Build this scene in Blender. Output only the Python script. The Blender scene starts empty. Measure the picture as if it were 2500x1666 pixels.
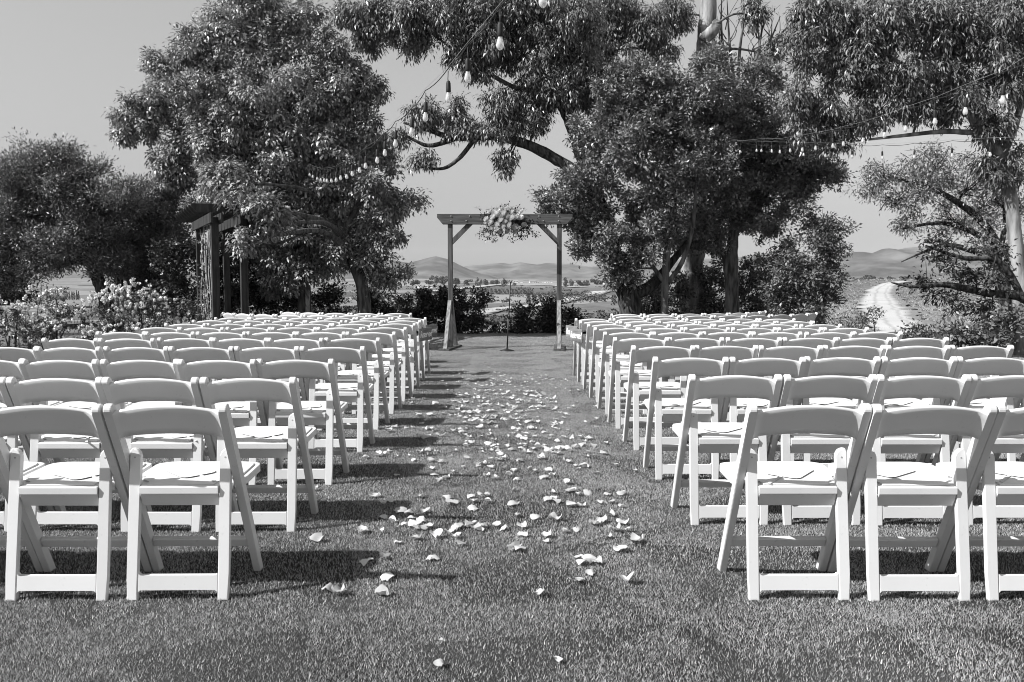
import bpy, bmesh, math, random
import numpy as np
from mathutils import Vector, Matrix, noise as mnoise

random.seed(7)
RNG = np.random.default_rng(11)
SC = bpy.context.scene
COL = SC.collection
R = math.radians

# ------------------------------------------------------------------ camera, sky, sun, exposure
FPX, CX, CY = 2156.0, 1250.0, 833.0          # focal length and centre in photograph pixels
CAM_H, PITCH = 1.232, R(3.8)
cam_d = bpy.data.cameras.new('camera'); cam = bpy.data.objects.new('camera', cam_d); COL.objects.link(cam)
cam.location = (0, 0, CAM_H); cam.rotation_euler = (R(90) - PITCH, 0, 0)
cam_d.sensor_width = 36; cam_d.lens = FPX / 2500 * 36; cam_d.clip_start = 0.05; cam_d.clip_end = 40000
SC.camera = cam

SUN = Vector((-0.847, -0.328, 0.775)).normalized()
world = bpy.data.worlds.new('World'); SC.world = world; world.use_nodes = True
wn, wl = world.node_tree.nodes, world.node_tree.links
for n in list(wn): wn.remove(n)
sky = wn.new('ShaderNodeTexSky'); sky.sky_type = 'NISHITA'; sky.sun_disc = False
sky.sun_elevation = math.asin(SUN.z); sky.sun_rotation = math.atan2(SUN.x, SUN.y) % (2 * math.pi)
sky.air_density = 4.0; sky.dust_density = 0.0; sky.ozone_density = 1.0; sky.altitude = 0
bw = wn.new('ShaderNodeRGBToBW')             # the photograph is black and white
bg = wn.new('ShaderNodeBackground'); bg.inputs[1].default_value = 0.06
wo = wn.new('ShaderNodeOutputWorld')
wl.new(sky.outputs[0], bw.inputs[0]); wl.new(bw.outputs[0], bg.inputs[0]); wl.new(bg.outputs[0], wo.inputs[0])

sun_d = bpy.data.lights.new('sun', 'SUN'); sun_d.energy = 5.0; sun_d.angle = R(0.5); sun_d.color = (1, 1, 1)
sun = bpy.data.objects.new('sun', sun_d); COL.objects.link(sun)
sun.rotation_euler = SUN.to_track_quat('Z', 'Y').to_euler(); sun.location = (-20, -8, 30)
vs = SC.view_settings
vs.view_transform = 'Standard'; vs.look = 'None'; vs.gamma = 1; vs.exposure = 0.70; vs.use_curve_mapping = False
SC.cycles.max_bounces = 6; SC.cycles.transparent_max_bounces = 8; SC.cycles.volume_bounces = 0
SC.cycles.use_denoising = True; SC.cycles.filter_width = 1.0; SC.cycles.diffuse_bounces = 2; SC.cycles.glossy_bounces = 2
SC.cycles.sample_clamp_indirect = 4.0

# ------------------------------------------------------------------ helpers
def P(px, py, d):
    """world point at distance y = d seen at photograph pixel (px, py)"""
    cx, cy = (px - CX) / FPX, (CY - py) / FPX
    x, y, z = cx, math.cos(PITCH) + math.sin(PITCH) * cy, -math.sin(PITCH) + math.cos(PITCH) * cy
    t = d / y
    return Vector((x * t, d, CAM_H + z * t))
def ground(px, py):
    cx, cy = (px - CX) / FPX, (CY - py) / FPX
    y, z = math.cos(PITCH) + math.sin(PITCH) * cy, -math.sin(PITCH) + math.cos(PITCH) * cy
    t = -CAM_H / z
    return Vector((cx * t, y * t, 0))
def M_(d): return d / FPX                     # metres per photograph pixel at distance d

ORD = ['', 'first', 'second', 'third', 'fourth', 'fifth', 'sixth', 'seventh', 'eighth', 'ninth', 'tenth', 'eleventh', 'twelfth',
       'thirteenth', 'fourteenth', 'fifteenth', 'sixteenth', 'seventeenth', 'eighteenth', 'nineteenth', 'twentieth',
       'twenty-first', 'twenty-second', 'twenty-third', 'twenty-fourth']

def tag(o, label=None, cat=None, group=None, kind=None):
    if label: o['label'] = label
    if cat: o['category'] = cat
    if group: o['group'] = group
    if kind: o['kind'] = kind
    return o
def empty(name, loc=(0, 0, 0), rz=0):
    o = bpy.data.objects.new(name, None); COL.objects.link(o)
    o.location = loc; o.rotation_euler = (0, 0, rz); o.empty_display_size = 0.1
    return o
def link(name, me, mat=None, parent=None, loc=None, rot=None):
    o = bpy.data.objects.new(name, me); COL.objects.link(o)
    if mat is not None and not me.materials: me.materials.append(mat)
    if parent is not None: o.parent = parent
    if loc is not None: o.location = loc
    if rot is not None: o.rotation_euler = rot
    return o
def mesh(name, verts, faces, smooth=False):
    me = bpy.data.meshes.new(name); me.from_pydata([tuple(v) for v in verts], [], faces); me.update()
    if smooth: me.polygons.foreach_set('use_smooth', [True] * len(me.polygons))
    return me
def np_quads(name, V, smooth=False):
    """V: (n,4,3) loose quads -> one mesh"""
    V = np.ascontiguousarray(V, dtype=np.float32); n = V.shape[0]
    me = bpy.data.meshes.new(name)
    me.vertices.add(n * 4); me.vertices.foreach_set('co', V.reshape(-1))
    me.loops.add(n * 4); me.loops.foreach_set('vertex_index', np.arange(n * 4, dtype=np.int32))
    me.polygons.add(n); me.polygons.foreach_set('loop_start', np.arange(0, n * 4, 4, dtype=np.int32))
    me.polygons.foreach_set('loop_total', np.full(n, 4, dtype=np.int32))
    me.update(calc_edges=True)
    return me
def bm_mesh(bm, name, smooth=False):
    me = bpy.data.meshes.new(name); bmesh.ops.recalc_face_normals(bm, faces=bm.faces); bm.to_mesh(me); bm.free()
    if smooth: me.polygons.foreach_set('use_smooth', [True] * len(me.polygons))
    return me
def copy_tree(o, parent=None):
    c = o.copy(); COL.objects.link(c); c.parent = parent
    for ch in list(o.children): copy_tree(ch, c)
    return c
def box_bm(bm, c, s, rot=None):
    r = bmesh.ops.create_cube(bm, size=1.0)
    m = Matrix.Translation(c) @ (rot.to_4x4() if rot else Matrix.Identity(4)) @ Matrix.Diagonal((*s, 1))
    bmesh.ops.transform(bm, matrix=m, verts=r['verts'])
    return r['verts']
def box(name, c, s, bevel=0.0, rot=None, seg=2):
    bm = bmesh.new(); box_bm(bm, c, s, rot)
    if bevel: bmesh.ops.bevel(bm, geom=bm.edges[:], offset=bevel, segments=seg, affect='EDGES', profile=0.5)
    return bm_mesh(bm, name)
def prism(name, outline, axis, t0, t1, bevel=0.0, seg=2):
    """outline of 2-D points extruded along axis ('x': pts are (y,z); 'y': (x,z); 'z': (x,y))"""
    def p3(a, b, t): return {'x': (t, a, b), 'y': (a, t, b), 'z': (a, b, t)}[axis]
    bm = bmesh.new()
    A = [bm.verts.new(p3(a, b, t0)) for a, b in outline]; B = [bm.verts.new(p3(a, b, t1)) for a, b in outline]
    n = len(A); f0 = bm.faces.new(A); f1 = bm.faces.new(B[::-1])
    for i in range(n): bm.faces.new((A[i], B[i], B[(i + 1) % n], A[(i + 1) % n]))
    if bevel:
        es = [e for e in bm.edges if f0 in e.link_faces or f1 in e.link_faces]
        bmesh.ops.bevel(bm, geom=es, offset=bevel, segments=seg, affect='EDGES', profile=0.5)
    return bm_mesh(bm, name)
def tube_vf(path, rad, n=8, off=0, cap=True):
    path = [Vector(p) for p in path]; V, F = [], []
    up = Vector((0.13, 0.31, 0.94))
    for i, p in enumerate(path):
        t = (path[min(i + 1, len(path) - 1)] - path[max(i - 1, 0)]).normalized()
        a = t.cross(up)
        if a.length < 1e-3: a = t.cross(Vector((1, 0, 0)))
        a.normalize(); b = t.cross(a)
        for k in range(n):
            th = 2 * math.pi * k / n; V.append(p + (a * math.cos(th) + b * math.sin(th)) * rad[i])
    for i in range(len(path) - 1):
        for k in range(n):
            F.append((off + i * n + k, off + i * n + (k + 1) % n, off + (i + 1) * n + (k + 1) % n, off + (i + 1) * n + k))
    if cap:
        F.append(tuple(off + k for k in range(n))[::-1]); F.append(tuple(off + (len(path) - 1) * n + k for k in range(n)))
    return V, F
def tubes(name, specs, n=8, smooth=True):
    V, F = [], []
    for path, rad in specs:
        v, f = tube_vf(path, rad, n, len(V)); V += v; F += f
    return mesh(name, V, F, smooth)
def smooth_path(pts, per=5, wob=0.0):
    """Catmull-Rom through (Vector, radius) pairs"""
    out, rad = [], []
    n = len(pts)
    for i in range(n - 1):
        p0, p1, p2, p3 = (pts[max(i - 1, 0)], pts[i], pts[i + 1], pts[min(i + 2, n - 1)])
        for k in range(per):
            t = k / per
            q = 0.5 * ((2 * p1[0]) + (p2[0] - p0[0]) * t + (2 * p0[0] - 5 * p1[0] + 4 * p2[0] - p3[0]) * t * t + (3 * p1[0] - p0[0] - 3 * p2[0] + p3[0]) * t ** 3)
            r = p1[1] + (p2[1] - p1[1]) * t
            if wob: q = q + Vector((random.uniform(-wob, wob), random.uniform(-wob, wob), random.uniform(-wob, wob))) * r
            out.append(q); rad.append(r * (1 + random.uniform(-.06, .06) * (1 if wob else 0)))
    out.append(pts[-1][0]); rad.append(pts[-1][1])
    return out, rad

# ------------------------------------------------------------------ materials (all grey: the photograph has no colour)
def mat(name, lo, hi=None, scale=8.0, rough=0.6, spec=0.3, detail=4.0, bump=0.0, bscale=40.0, stretch=(1, 1, 1), trans=0.0, coords='Object', contrast=(0.35, 0.65)):
    m = bpy.data.materials.new(name); m.use_nodes = True
    nt = m.node_tree; N, L = nt.nodes, nt.links
    b = N['Principled BSDF']; b.inputs['Roughness'].default_value = rough; b.inputs['Specular IOR Level'].default_value = spec
    if hi is None: hi = lo
    tc = N.new('ShaderNodeTexCoord'); mp = N.new('ShaderNodeMapping'); mp.inputs['Scale'].default_value = stretch
    L.new(tc.outputs[coords], mp.inputs[0])
    ns = N.new('ShaderNodeTexNoise'); ns.inputs['Scale'].default_value = scale; ns.inputs['Detail'].default_value = detail
    L.new(mp.outputs[0], ns.inputs['Vector'])
    cr = N.new('ShaderNodeValToRGB')
    cr.color_ramp.elements[0].position, cr.color_ramp.elements[1].position = contrast
    cr.color_ramp.elements[0].color = (lo, lo, lo, 1); cr.color_ramp.elements[1].color = (hi, hi, hi, 1)
    L.new(ns.outputs[0], cr.inputs[0]); L.new(cr.outputs[0], b.inputs['Base Color'])
    if bump:
        n2 = N.new('ShaderNodeTexNoise'); n2.inputs['Scale'].default_value = bscale; n2.inputs['Detail'].default_value = 5
        L.new(mp.outputs[0], n2.inputs['Vector'])
        bp = N.new('ShaderNodeBump'); bp.inputs['Strength'].default_value = bump; bp.inputs['Distance'].default_value = 0.02
        L.new(n2.outputs[0], bp.inputs['Height']); L.new(bp.outputs[0], b.inputs['Normal'])
    if trans:
        out = N['Material Output']; tr = N.new('ShaderNodeBsdfTranslucent'); mx = N.new('ShaderNodeMixShader')
        mx.inputs[0].default_value = trans
        L.new(cr.outputs[0], tr.inputs[0]); L.new(b.outputs[0], mx.inputs[1]); L.new(tr.outputs[0], mx.inputs[2]); L.new(mx.outputs[0], out.inputs[0])
    m['ramp'] = 1
    return m
def leaf_mat(name, lo, hi, rough=0.42, spec=0.5, trans=0.18):
    """leaf surface; each leaf (mesh island) gets its own tone"""
    m = mat(name, lo, hi, rough=rough, spec=spec, trans=trans)
    N, L = m.node_tree.nodes, m.node_tree.links
    g = N.new('ShaderNodeNewGeometry'); cr = N['Color Ramp']
    cr.color_ramp.elements[0].position, cr.color_ramp.elements[1].position = 0.0, 1.0
    L.new(g.outputs['Random Per Island'], cr.inputs[0])
    return m
M_RESIN = mat('white_resin', 0.66, 0.71, scale=3, rough=0.38, spec=0.45, bump=0.03, bscale=9)
M_PAD = mat('white_vinyl', 0.64, 0.68, scale=5, rough=0.45, spec=0.35, bump=0.03, bscale=25)
for m_ in (M_RESIN, M_PAD):                       # every chair a little different in tone, with faint scuffs
    N_, L_N = m_.node_tree.nodes, m_.node_tree.links
    oi = N_.new('ShaderNodeObjectInfo'); ma = N_.new('ShaderNodeMath'); ma.operation = 'MULTIPLY_ADD'; ma.inputs[1].default_value = .16; ma.inputs[2].default_value = .86
    L_N.new(oi.outputs['Random'], ma.inputs[0])
    tc_ = N_.new('ShaderNodeTexCoord'); sn = N_.new('ShaderNodeTexNoise'); sn.inputs['Scale'].default_value = 26; sn.inputs['Detail'].default_value = 7; sn.inputs['Roughness'].default_value = .75
    L_N.new(tc_.outputs['Object'], sn.inputs['Vector'])
    sr_ = N_.new('ShaderNodeValToRGB'); sr_.color_ramp.elements[0].position = .62; sr_.color_ramp.elements[0].color = (1, 1, 1, 1); sr_.color_ramp.elements[1].position = .74; sr_.color_ramp.elements[1].color = (.72, .72, .72, 1)
    L_N.new(sn.outputs[0], sr_.inputs[0])
    mx = N_.new('ShaderNodeVectorMath'); mx.operation = 'SCALE'; L_N.new(N_['Color Ramp'].outputs[0], mx.inputs[0]); L_N.new(ma.outputs[0], mx.inputs['Scale'])
    m2 = N_.new('ShaderNodeVectorMath'); m2.operation = 'MULTIPLY'; L_N.new(mx.outputs[0], m2.inputs[0]); L_N.new(sr_.outputs[0], m2.inputs[1])
    L_N.new(m2.outputs[0], N_['Principled BSDF'].inputs['Base Color'])
M_CARD = mat('white_card', 0.68, 0.71, rough=0.7, spec=0.1)
M_INK = mat('grey_ink', 0.30, 0.5, scale=60, rough=0.8, spec=0.1)
M_STICK = mat('pale_wood_stick', 0.45, 0.6, scale=20, rough=0.7)
M_PETAL = leaf_mat('white_petal', 0.48, 0.78, rough=0.7, spec=0.15, trans=0.3)
N_, L_N = M_PETAL.node_tree.nodes, M_PETAL.node_tree.links
L_N.new(N_.new('ShaderNodeObjectInfo').outputs['Random'], N_['Color Ramp'].inputs[0])
M_SCREW = mat('steel', 0.3, rough=0.35, spec=0.8)
M_GRASS = leaf_mat('grass_blade', 0.15, 0.62, rough=0.45, spec=0.35, trans=0.25)
N_, L_N = M_GRASS.node_tree.nodes, M_GRASS.node_tree.links       # thinner, paler and darker growth over the lawn
ge = N_.new('ShaderNodeNewGeometry'); gn = N_.new('ShaderNodeTexNoise'); gn.inputs['Scale'].default_value = 1.1; gn.inputs['Detail'].default_value = 6; gn.inputs['Roughness'].default_value = .6
L_N.new(ge.outputs['Position'], gn.inputs['Vector'])
gr_ = N_.new('ShaderNodeMapRange'); gr_.inputs[1].default_value = .3; gr_.inputs[2].default_value = .7; gr_.inputs[3].default_value = .84; gr_.inputs[4].default_value = 1.16; L_N.new(gn.outputs[0], gr_.inputs[0])
gs = N_.new('ShaderNodeVectorMath'); gs.operation = 'SCALE'; L_N.new(N_['Color Ramp'].outputs[0], gs.inputs[0]); L_N.new(gr_.outputs[0], gs.inputs['Scale'])
L_N.new(gs.outputs[0], N_['Principled BSDF'].inputs['Base Color']); L_N.new(gs.outputs[0], N_['Translucent BSDF'].inputs[0])
M_LAWN = mat('lawn_soil', 0.025, 0.06, scale=1.2, rough=0.95, spec=0.05, bump=0.6, bscale=90)
M_WOODARCH = mat('grey_stained_timber', 0.05, 0.12, scale=3.0, rough=0.75, spec=0.2, detail=8, bump=0.25, bscale=14, stretch=(9, 9, 0.7))
M_WOODBEAM = mat('grey_stained_beam', 0.05, 0.12, scale=3.0, rough=0.75, spec=0.2, detail=8, bump=0.25, bscale=14, stretch=(0.7, 9, 9))
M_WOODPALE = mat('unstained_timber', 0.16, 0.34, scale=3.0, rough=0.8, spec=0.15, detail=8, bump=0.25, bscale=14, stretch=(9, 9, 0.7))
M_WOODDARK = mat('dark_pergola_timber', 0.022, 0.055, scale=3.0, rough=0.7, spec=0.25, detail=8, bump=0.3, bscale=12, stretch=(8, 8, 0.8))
M_SIGN = mat('sign_board', 0.12, 0.22, scale=4, rough=0.75, detail=8, stretch=(1, 8, 8))
M_PAINT = mat('white_lettering', 0.8, rough=0.6)
M_BLACK = mat('black_metal', 0.012, 0.02, rough=0.4, spec=0.5)
M_RUBBER = mat('black_rubber', 0.012, 0.02, rough=0.6)
M_CABLE = mat('cable_rubber', 0.02, 0.03, rough=0.55)
M_ROPE = mat('rope', 0.28, 0.42, scale=30, rough=0.9)
M_BARKDARK = mat('dark_bark', 0.018, 0.10, scale=5, rough=0.95, spec=0.1, detail=9, bump=0.9, bscale=16, stretch=(4, 4, 0.6))
M_BARKMID = mat('grey_bark', 0.05, 0.2, scale=5, rough=0.9, spec=0.1, detail=9, bump=0.8, bscale=14, stretch=(3, 3, 0.6))
M_BARKPALE = mat('pale_eucalyptus_bark', 0.09, 0.36, scale=3, rough=0.85, spec=0.15, detail=8, bump=0.6, bscale=9, stretch=(2.5, 2.5, 0.5))
M_TWIG = mat('twig_bark', 0.03, 0.09, scale=8, rough=0.9, spec=0.1)
M_LEAF_BROAD = leaf_mat('broad_leaf', 0.17, 0.44, rough=0.40, spec=0.5, trans=0.14)
M_LEAF_EUC = leaf_mat('eucalyptus_leaf', 0.07, 0.23, rough=0.36, spec=0.55, trans=0.1)
M_LEAF_OVAL = leaf_mat('oval_leaf', 0.10, 0.30, rough=0.34, spec=0.6, trans=0.1)
M_LEAF_OLIVE = leaf_mat('olive_leaf', 0.07, 0.27, rough=0.42, spec=0.5, trans=0.1)
M_LEAF_PEPPER = leaf_mat('pepper_leaf', 0.12, 0.36, rough=0.42, spec=0.5, trans=0.1)
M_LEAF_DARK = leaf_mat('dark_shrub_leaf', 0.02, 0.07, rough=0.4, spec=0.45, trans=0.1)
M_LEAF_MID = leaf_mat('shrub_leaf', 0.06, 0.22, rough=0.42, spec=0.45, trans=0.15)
M_BLOOM = leaf_mat('white_bloom', 0.68, 0.86, rough=0.7, spec=0.1, trans=0.2)
M_SCRUB = leaf_mat('far_scrub_leaf', 0.04, 0.11, rough=0.8, spec=0.1, trans=0.0)
M_HOUSE = mat('house_wall', 0.7, 0.8, rough=0.8)
M_ROOF = mat('house_roof', 0.2, 0.3, rough=0.85)
M_WINDOW = mat('house_window', 0.03, rough=0.2, spec=0.6)

# ------------------------------------------------------------------ terrain
PC = np.array([(0, 0), (21.8, 0), (26, -1.0), (50, -2.8), (100, -4.3), (200, -6.0), (400, -7.6), (800, -7.5), (1500, -2.0), (3000, 9), (6000, 26), (9500, 34)], float)
PR = np.array([(0, 0), (21.8, 0), (26, -0.7), (40, -1.5), (60, -2.2), (100, -2.5), (176, -1.2), (250, 1.2), (320, 0.6), (500, -3), (1500, -1.0), (3000, 9), (6000, 26), (9500, 34)], float)
def sstep(a, b, x):
    t = np.clip((x - a) / (b - a), 0, 1); return t * t * (3 - 2 * t)
def terr(x, y):
    x = np.asarray(x, float); y = np.asarray(y, float)
    d = np.hypot(x * 0.9, y)
    az = np.where(y > 0.5, x / np.maximum(y, 0.5) * FPX, 0)
    w = sstep(480, 780, az) * (y > 0.5)
    ld = np.log(np.maximum(d, 1e-3) + 20)
    zc = np.interp(ld, np.log(PC[:, 0] + 20), PC[:, 1]); zr = np.interp(ld, np.log(PR[:, 0] + 20), PR[:, 1])
    z = zc * (1 - w) + zr * w
    amp = sstep(24, 140, d)
    z = z + amp * (0.45 * np.sin(x / 37 + y / 61) + 0.35 * np.sin(x / 23 - y / 47 + 1.3) + 1.1 * np.sin(x / 180 + 0.7) * np.sin(y / 240) * sstep(100, 500, d))
    return z
def ray_terr(px, py, dmin=25, dmax=9000):
    """first terrain hit along a pixel ray"""
    for d in np.geomspace(dmin, dmax, 900):
        p = P(px, py, d)
        if p.z <= float(terr(p.x, p.y)): return Vector((p.x, p.y, float(terr(p.x, p.y))))
    return None

def field_mat():
    m = bpy.data.materials.new('field_ground'); m.use_nodes = True
    nt = m.node_tree; N, L = nt.nodes, nt.links; b = N['Principled BSDF']; b.inputs['Roughness'].default_value = 0.95; b.inputs['Specular IOR Level'].default_value = 0.05
    g = N.new('ShaderNodeNewGeometry')
    def noise(sc, det):
        mp = N.new('ShaderNodeMapping'); mp.inputs['Scale'].default_value = (sc, sc, sc); L.new(g.outputs['Position'], mp.inputs[0])
        n = N.new('ShaderNodeTexNoise'); n.inputs['Scale'].default_value = 1; n.inputs['Detail'].default_value = det; n.inputs['Roughness'].default_value = .65
        L.new(mp.outputs[0], n.inputs['Vector']); return n.outputs[0]
    mp = N.new('ShaderNodeMapping'); mp.inputs['Scale'].default_value = (0.0065, 0.0045, 0); mp.inputs['Rotation'].default_value = (0, 0, .35); L.new(g.outputs['Position'], mp.inputs[0])
    vo = N.new('ShaderNodeTexVoronoi'); vo.inputs['Scale'].default_value = 1.0; L.new(mp.outputs[0], vo.inputs['Vector'])
    sp = N.new('ShaderNodeSeparateColor'); L.new(vo.outputs['Color'], sp.inputs[0])
    a = N.new('ShaderNodeMath'); a.operation = 'MULTIPLY'; a.inputs[1].default_value = 0.42; L.new(sp.outputs[0], a.inputs[0])
    c = N.new('ShaderNodeMath'); c.operation = 'MULTIPLY_ADD'; c.inputs[1].default_value = 0.5; L.new(noise(0.09, 7), c.inputs[0]); L.new(a.outputs[0], c.inputs[2])
    e = N.new('ShaderNodeMath'); e.operation = 'MULTIPLY_ADD'; e.inputs[1].default_value = 0.35; L.new(noise(0.9, 6), e.inputs[0]); L.new(c.outputs[0], e.inputs[2])
    cr = N.new('ShaderNodeValToRGB'); L.new(e.outputs[0], cr.inputs[0])
    cr.color_ramp.elements[0].position = 0.38; cr.color_ramp.elements[0].color = (.055,) * 3 + (1,)
    cr.color_ramp.elements[1].position = 0.86; cr.color_ramp.elements[1].color = (.27,) * 3 + (1,)
    L.new(cr.outputs[0], b.inputs['Base Color'])
    return m
M_FIELD = field_mat()
M_DIRT = mat('pale_dirt', 0.34, 0.48, scale=0.05, rough=0.95, spec=0.05, detail=3, contrast=(0.3, 0.7))
def rut_tone(m):
    N, L = m.node_tree.nodes, m.node_tree.links
    at = N.new('ShaderNodeAttribute'); at.attribute_name = 'across'
    ns = N.new('ShaderNodeTexNoise'); ns.inputs['Scale'].default_value = .12; ns.inputs['Detail'].default_value = 6; L.new(N['Texture Coordinate'].outputs['Object'], ns.inputs['Vector'])
    ad = N.new('ShaderNodeMath'); ad.operation = 'MULTIPLY_ADD'; ad.inputs[1].default_value = .22; L.new(ns.outputs[0], ad.inputs[0]); L.new(at.outputs['Fac'], ad.inputs[2])
    cr = N.new('ShaderNodeValToRGB'); e = cr.color_ramp.elements; e[0].position = .08; e[0].color = (.35, .35, .35, 1); e[1].position = .98; e[1].color = (.45, .45, .45, 1)
    for p_, v_ in ((.25, 1), (.40, 1), (.46, .72), (.52, 1), (.70, 1), (.76, .76), (.82, 1)):
        q_ = e.new(p_); q_.color = (v_, v_, v_, 1)
    L.new(ad.outputs[0], cr.inputs[0])
    mu = N.new('ShaderNodeVectorMath'); mu.operation = 'MULTIPLY'; L.new(N['Color Ramp'].outputs[0], mu.inputs[0]); L.new(cr.outputs[0], mu.inputs[1]); L.new(mu.outputs[0], N['Principled BSDF'].inputs['Base Color'])
rut_tone(M_DIRT)
M_HILL = mat('hill_scrub', 0.05, 0.15, scale=0.006, rough=0.95, spec=0.05, detail=12, coords='Object', bump=0.0, contrast=(0.4, 0.66))

def build_terrain():
    az = np.radians(np.concatenate([np.linspace(-42, 42, 190), np.linspace(42, 318, 90)[1:-1]]))
    rr = np.concatenate([[0.5, 4, 9, 14, 18, 20.5], np.geomspace(21.8, 420, 130), np.geomspace(440, 9300, 60)])
    A, D = np.meshgrid(az, rr); X = np.sin(A) * D; Y = np.cos(A) * D
    Z = terr(X, Y) - np.where(D < 23.5, 0.06, 0)
    n, k = A.shape
    V = np.stack([X, Y, Z], -1).reshape(-1, 3)
    F = [(i * k + j, i * k + (j + 1) % k, (i + 1) * k + (j + 1) % k, (i + 1) * k + j) for i in range(n - 1) for j in range(k)]
    F.append(tuple(range(k))[::-1])
    tag(link('terrain', mesh('terrain', V, F, True), M_FIELD), kind='structure')
build_terrain()
LAWN = [(-18, 0.6), (-18, 11), (-13.5, 17), (-8, 20.4), (-3, 20.9), (2, 21.1), (7, 20.8), (10.5, 19.4), (14.5, 15.5), (18, 10), (18, 0.6), (8, -12), (-8, -12)]
tag(link('lawn', prism('lawn', LAWN, 'z', -0.05, 0.0), M_LAWN), 'level mown lawn that the chairs stand on', kind='structure')

def grass():
    S = 1.3; n = 27000
    x = RNG.uniform(-S / 2, S / 2, n); y = RNG.uniform(-S / 2, S / 2, n)
    # clumped density
    h = RNG.uniform(0.006, 0.0145, n); w = RNG.uniform(0.0009, 0.0017, n)
    th = RNG.uniform(0, 2 * math.pi, n); lean = RNG.uniform(0.1, 0.9, n) * h
    la = RNG.uniform(0, 2 * math.pi, n)
    base = np.stack([x, y, np.full(n, -0.002)], -1)
    side = np.stack([np.cos(th), np.sin(th), np.zeros(n)], -1) * w[:, None]
    tip = base + np.stack([np.cos(la) * lean, np.sin(la) * lean, h], -1)
    mid = base * 0.45 + tip * 0.55 + np.stack([np.zeros(n)] * 2 + [h * 0.1], -1)
    V = np.stack([base - side, base + side, mid + side * 0.8, tip], 1)
    V2 = np.stack([base - side, mid + side * 0.8, tip, mid - side * 0.8], 1)
    me = np_quads('grass', np.stack([base - side, base + side, tip + side * .25, tip - side * .25], 1))
    o = link('grass', me, M_GRASS)
    tag(o, 'short mown grass blades covering the whole lawn', 'grass', kind='stuff')
    ng = bpy.data.node_groups.new('grass_spread', 'GeometryNodeTree')
    ng.interface.new_socket('Geometry', in_out='INPUT', socket_type='NodeSocketGeometry')
    ng.interface.new_socket('Geometry', in_out='OUTPUT', socket_type='NodeSocketGeometry')
    N, L = ng.nodes, ng.links
    gi, go = N.new('NodeGroupInput'), N.new('NodeGroupOutput')
    nx, ny = 35, 21; st = 1.02
    gr = N.new('GeometryNodeMeshGrid'); gr.inputs[0].default_value = st * (nx - 1); gr.inputs[1].default_value = st * (ny - 1)
    gr.inputs[2].default_value = nx; gr.inputs[3].default_value = ny
    tf = N.new('GeometryNodeTransform'); tf.inputs['Translation'].default_value = (0, 0.6 + st * (ny - 1) / 2, 0)
    ip = N.new('GeometryNodeInstanceOnPoints')
    rv = N.new('FunctionNodeRandomValue'); rv.data_type = 'FLOAT_VECTOR'; rv.inputs[0].default_value = (0, 0, 0); rv.inputs[1].default_value = (0, 0, 6.283)
    L.new(gr.outputs[0], tf.inputs[0]); L.new(tf.outputs[0], ip.inputs['Points']); L.new(gi.outputs[0], ip.inputs['Instance'])
    L.new(rv.outputs[0], ip.inputs['Rotation']); L.new(ip.outputs[0], go.inputs[0])
    md = o.modifiers.new('spread', 'NODES'); md.node_group = ng
grass()

# ------------------------------------------------------------------ dirt roads, hills, far things
def road(name, pts, label, dmin=25):
    """pts: (px, py, width px) centre line seen on the terrain"""
    c = [(ray_terr(px, py, dmin), w) for px, py, w in pts]; c = [(p, w * M_(p.y)) for p, w in c if p]
    path, ws = smooth_path(c, per=14)
    V, F = [], []
    for i, p in enumerate(path):
        tt = path[min(i + 1, len(path) - 1)] - path[max(i - 1, 0)]; sv = Vector((tt.y, -tt.x, 0)).normalized()
        for k in range(9):
            e = ws[i] * (1 + .5 * mnoise.noise(Vector((i * .9, (k > 4) * 7.0, 1))) + .2 * mnoise.noise(Vector((i * .21, (k > 4) * 5.0, 4))))
            q = p + sv * (k / 8 - .5) * e; V.append((q.x, q.y, float(terr(q.x, q.y)) + 0.10 + p.length * 0.0009))
    for i in range(len(path) - 1):
        for k in range(8): F.append((i * 9 + k, i * 9 + k + 1, i * 9 + k + 10, i * 9 + k + 9))
    me = mesh(name, V, F, True); at = me.attributes.new('across', 'FLOAT', 'POINT'); at.data.foreach_set('value', [(k % 9) / 8 for k in range(len(V))])
    tag(link(name, me, M_DIRT), label, kind='structure')
road('dirt_track', [(2270, 850, 170), (2236, 828, 160), (2200, 803, 150), (2164, 762, 130), (2150, 731, 92), (2153, 711, 64), (2174, 697, 48), (2206, 690, 36)], 'broad pale dirt track curving down the hillside on the right')
road('farm_road', [(1130, 778, 60), (1215, 757, 60), (1300, 749, 60), (1370, 738, 60), (1430, 725, 50), (1490, 712, 40)], 'pale farm road crossing the valley fields behind the arch')
road('field_path', [(1420, 703, 40), (1330, 698, 40), (1255, 697, 40), (1190, 699, 40), (1120, 706, 40), (1040, 714, 40)], 'thin pale path winding between far vineyards')

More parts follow.
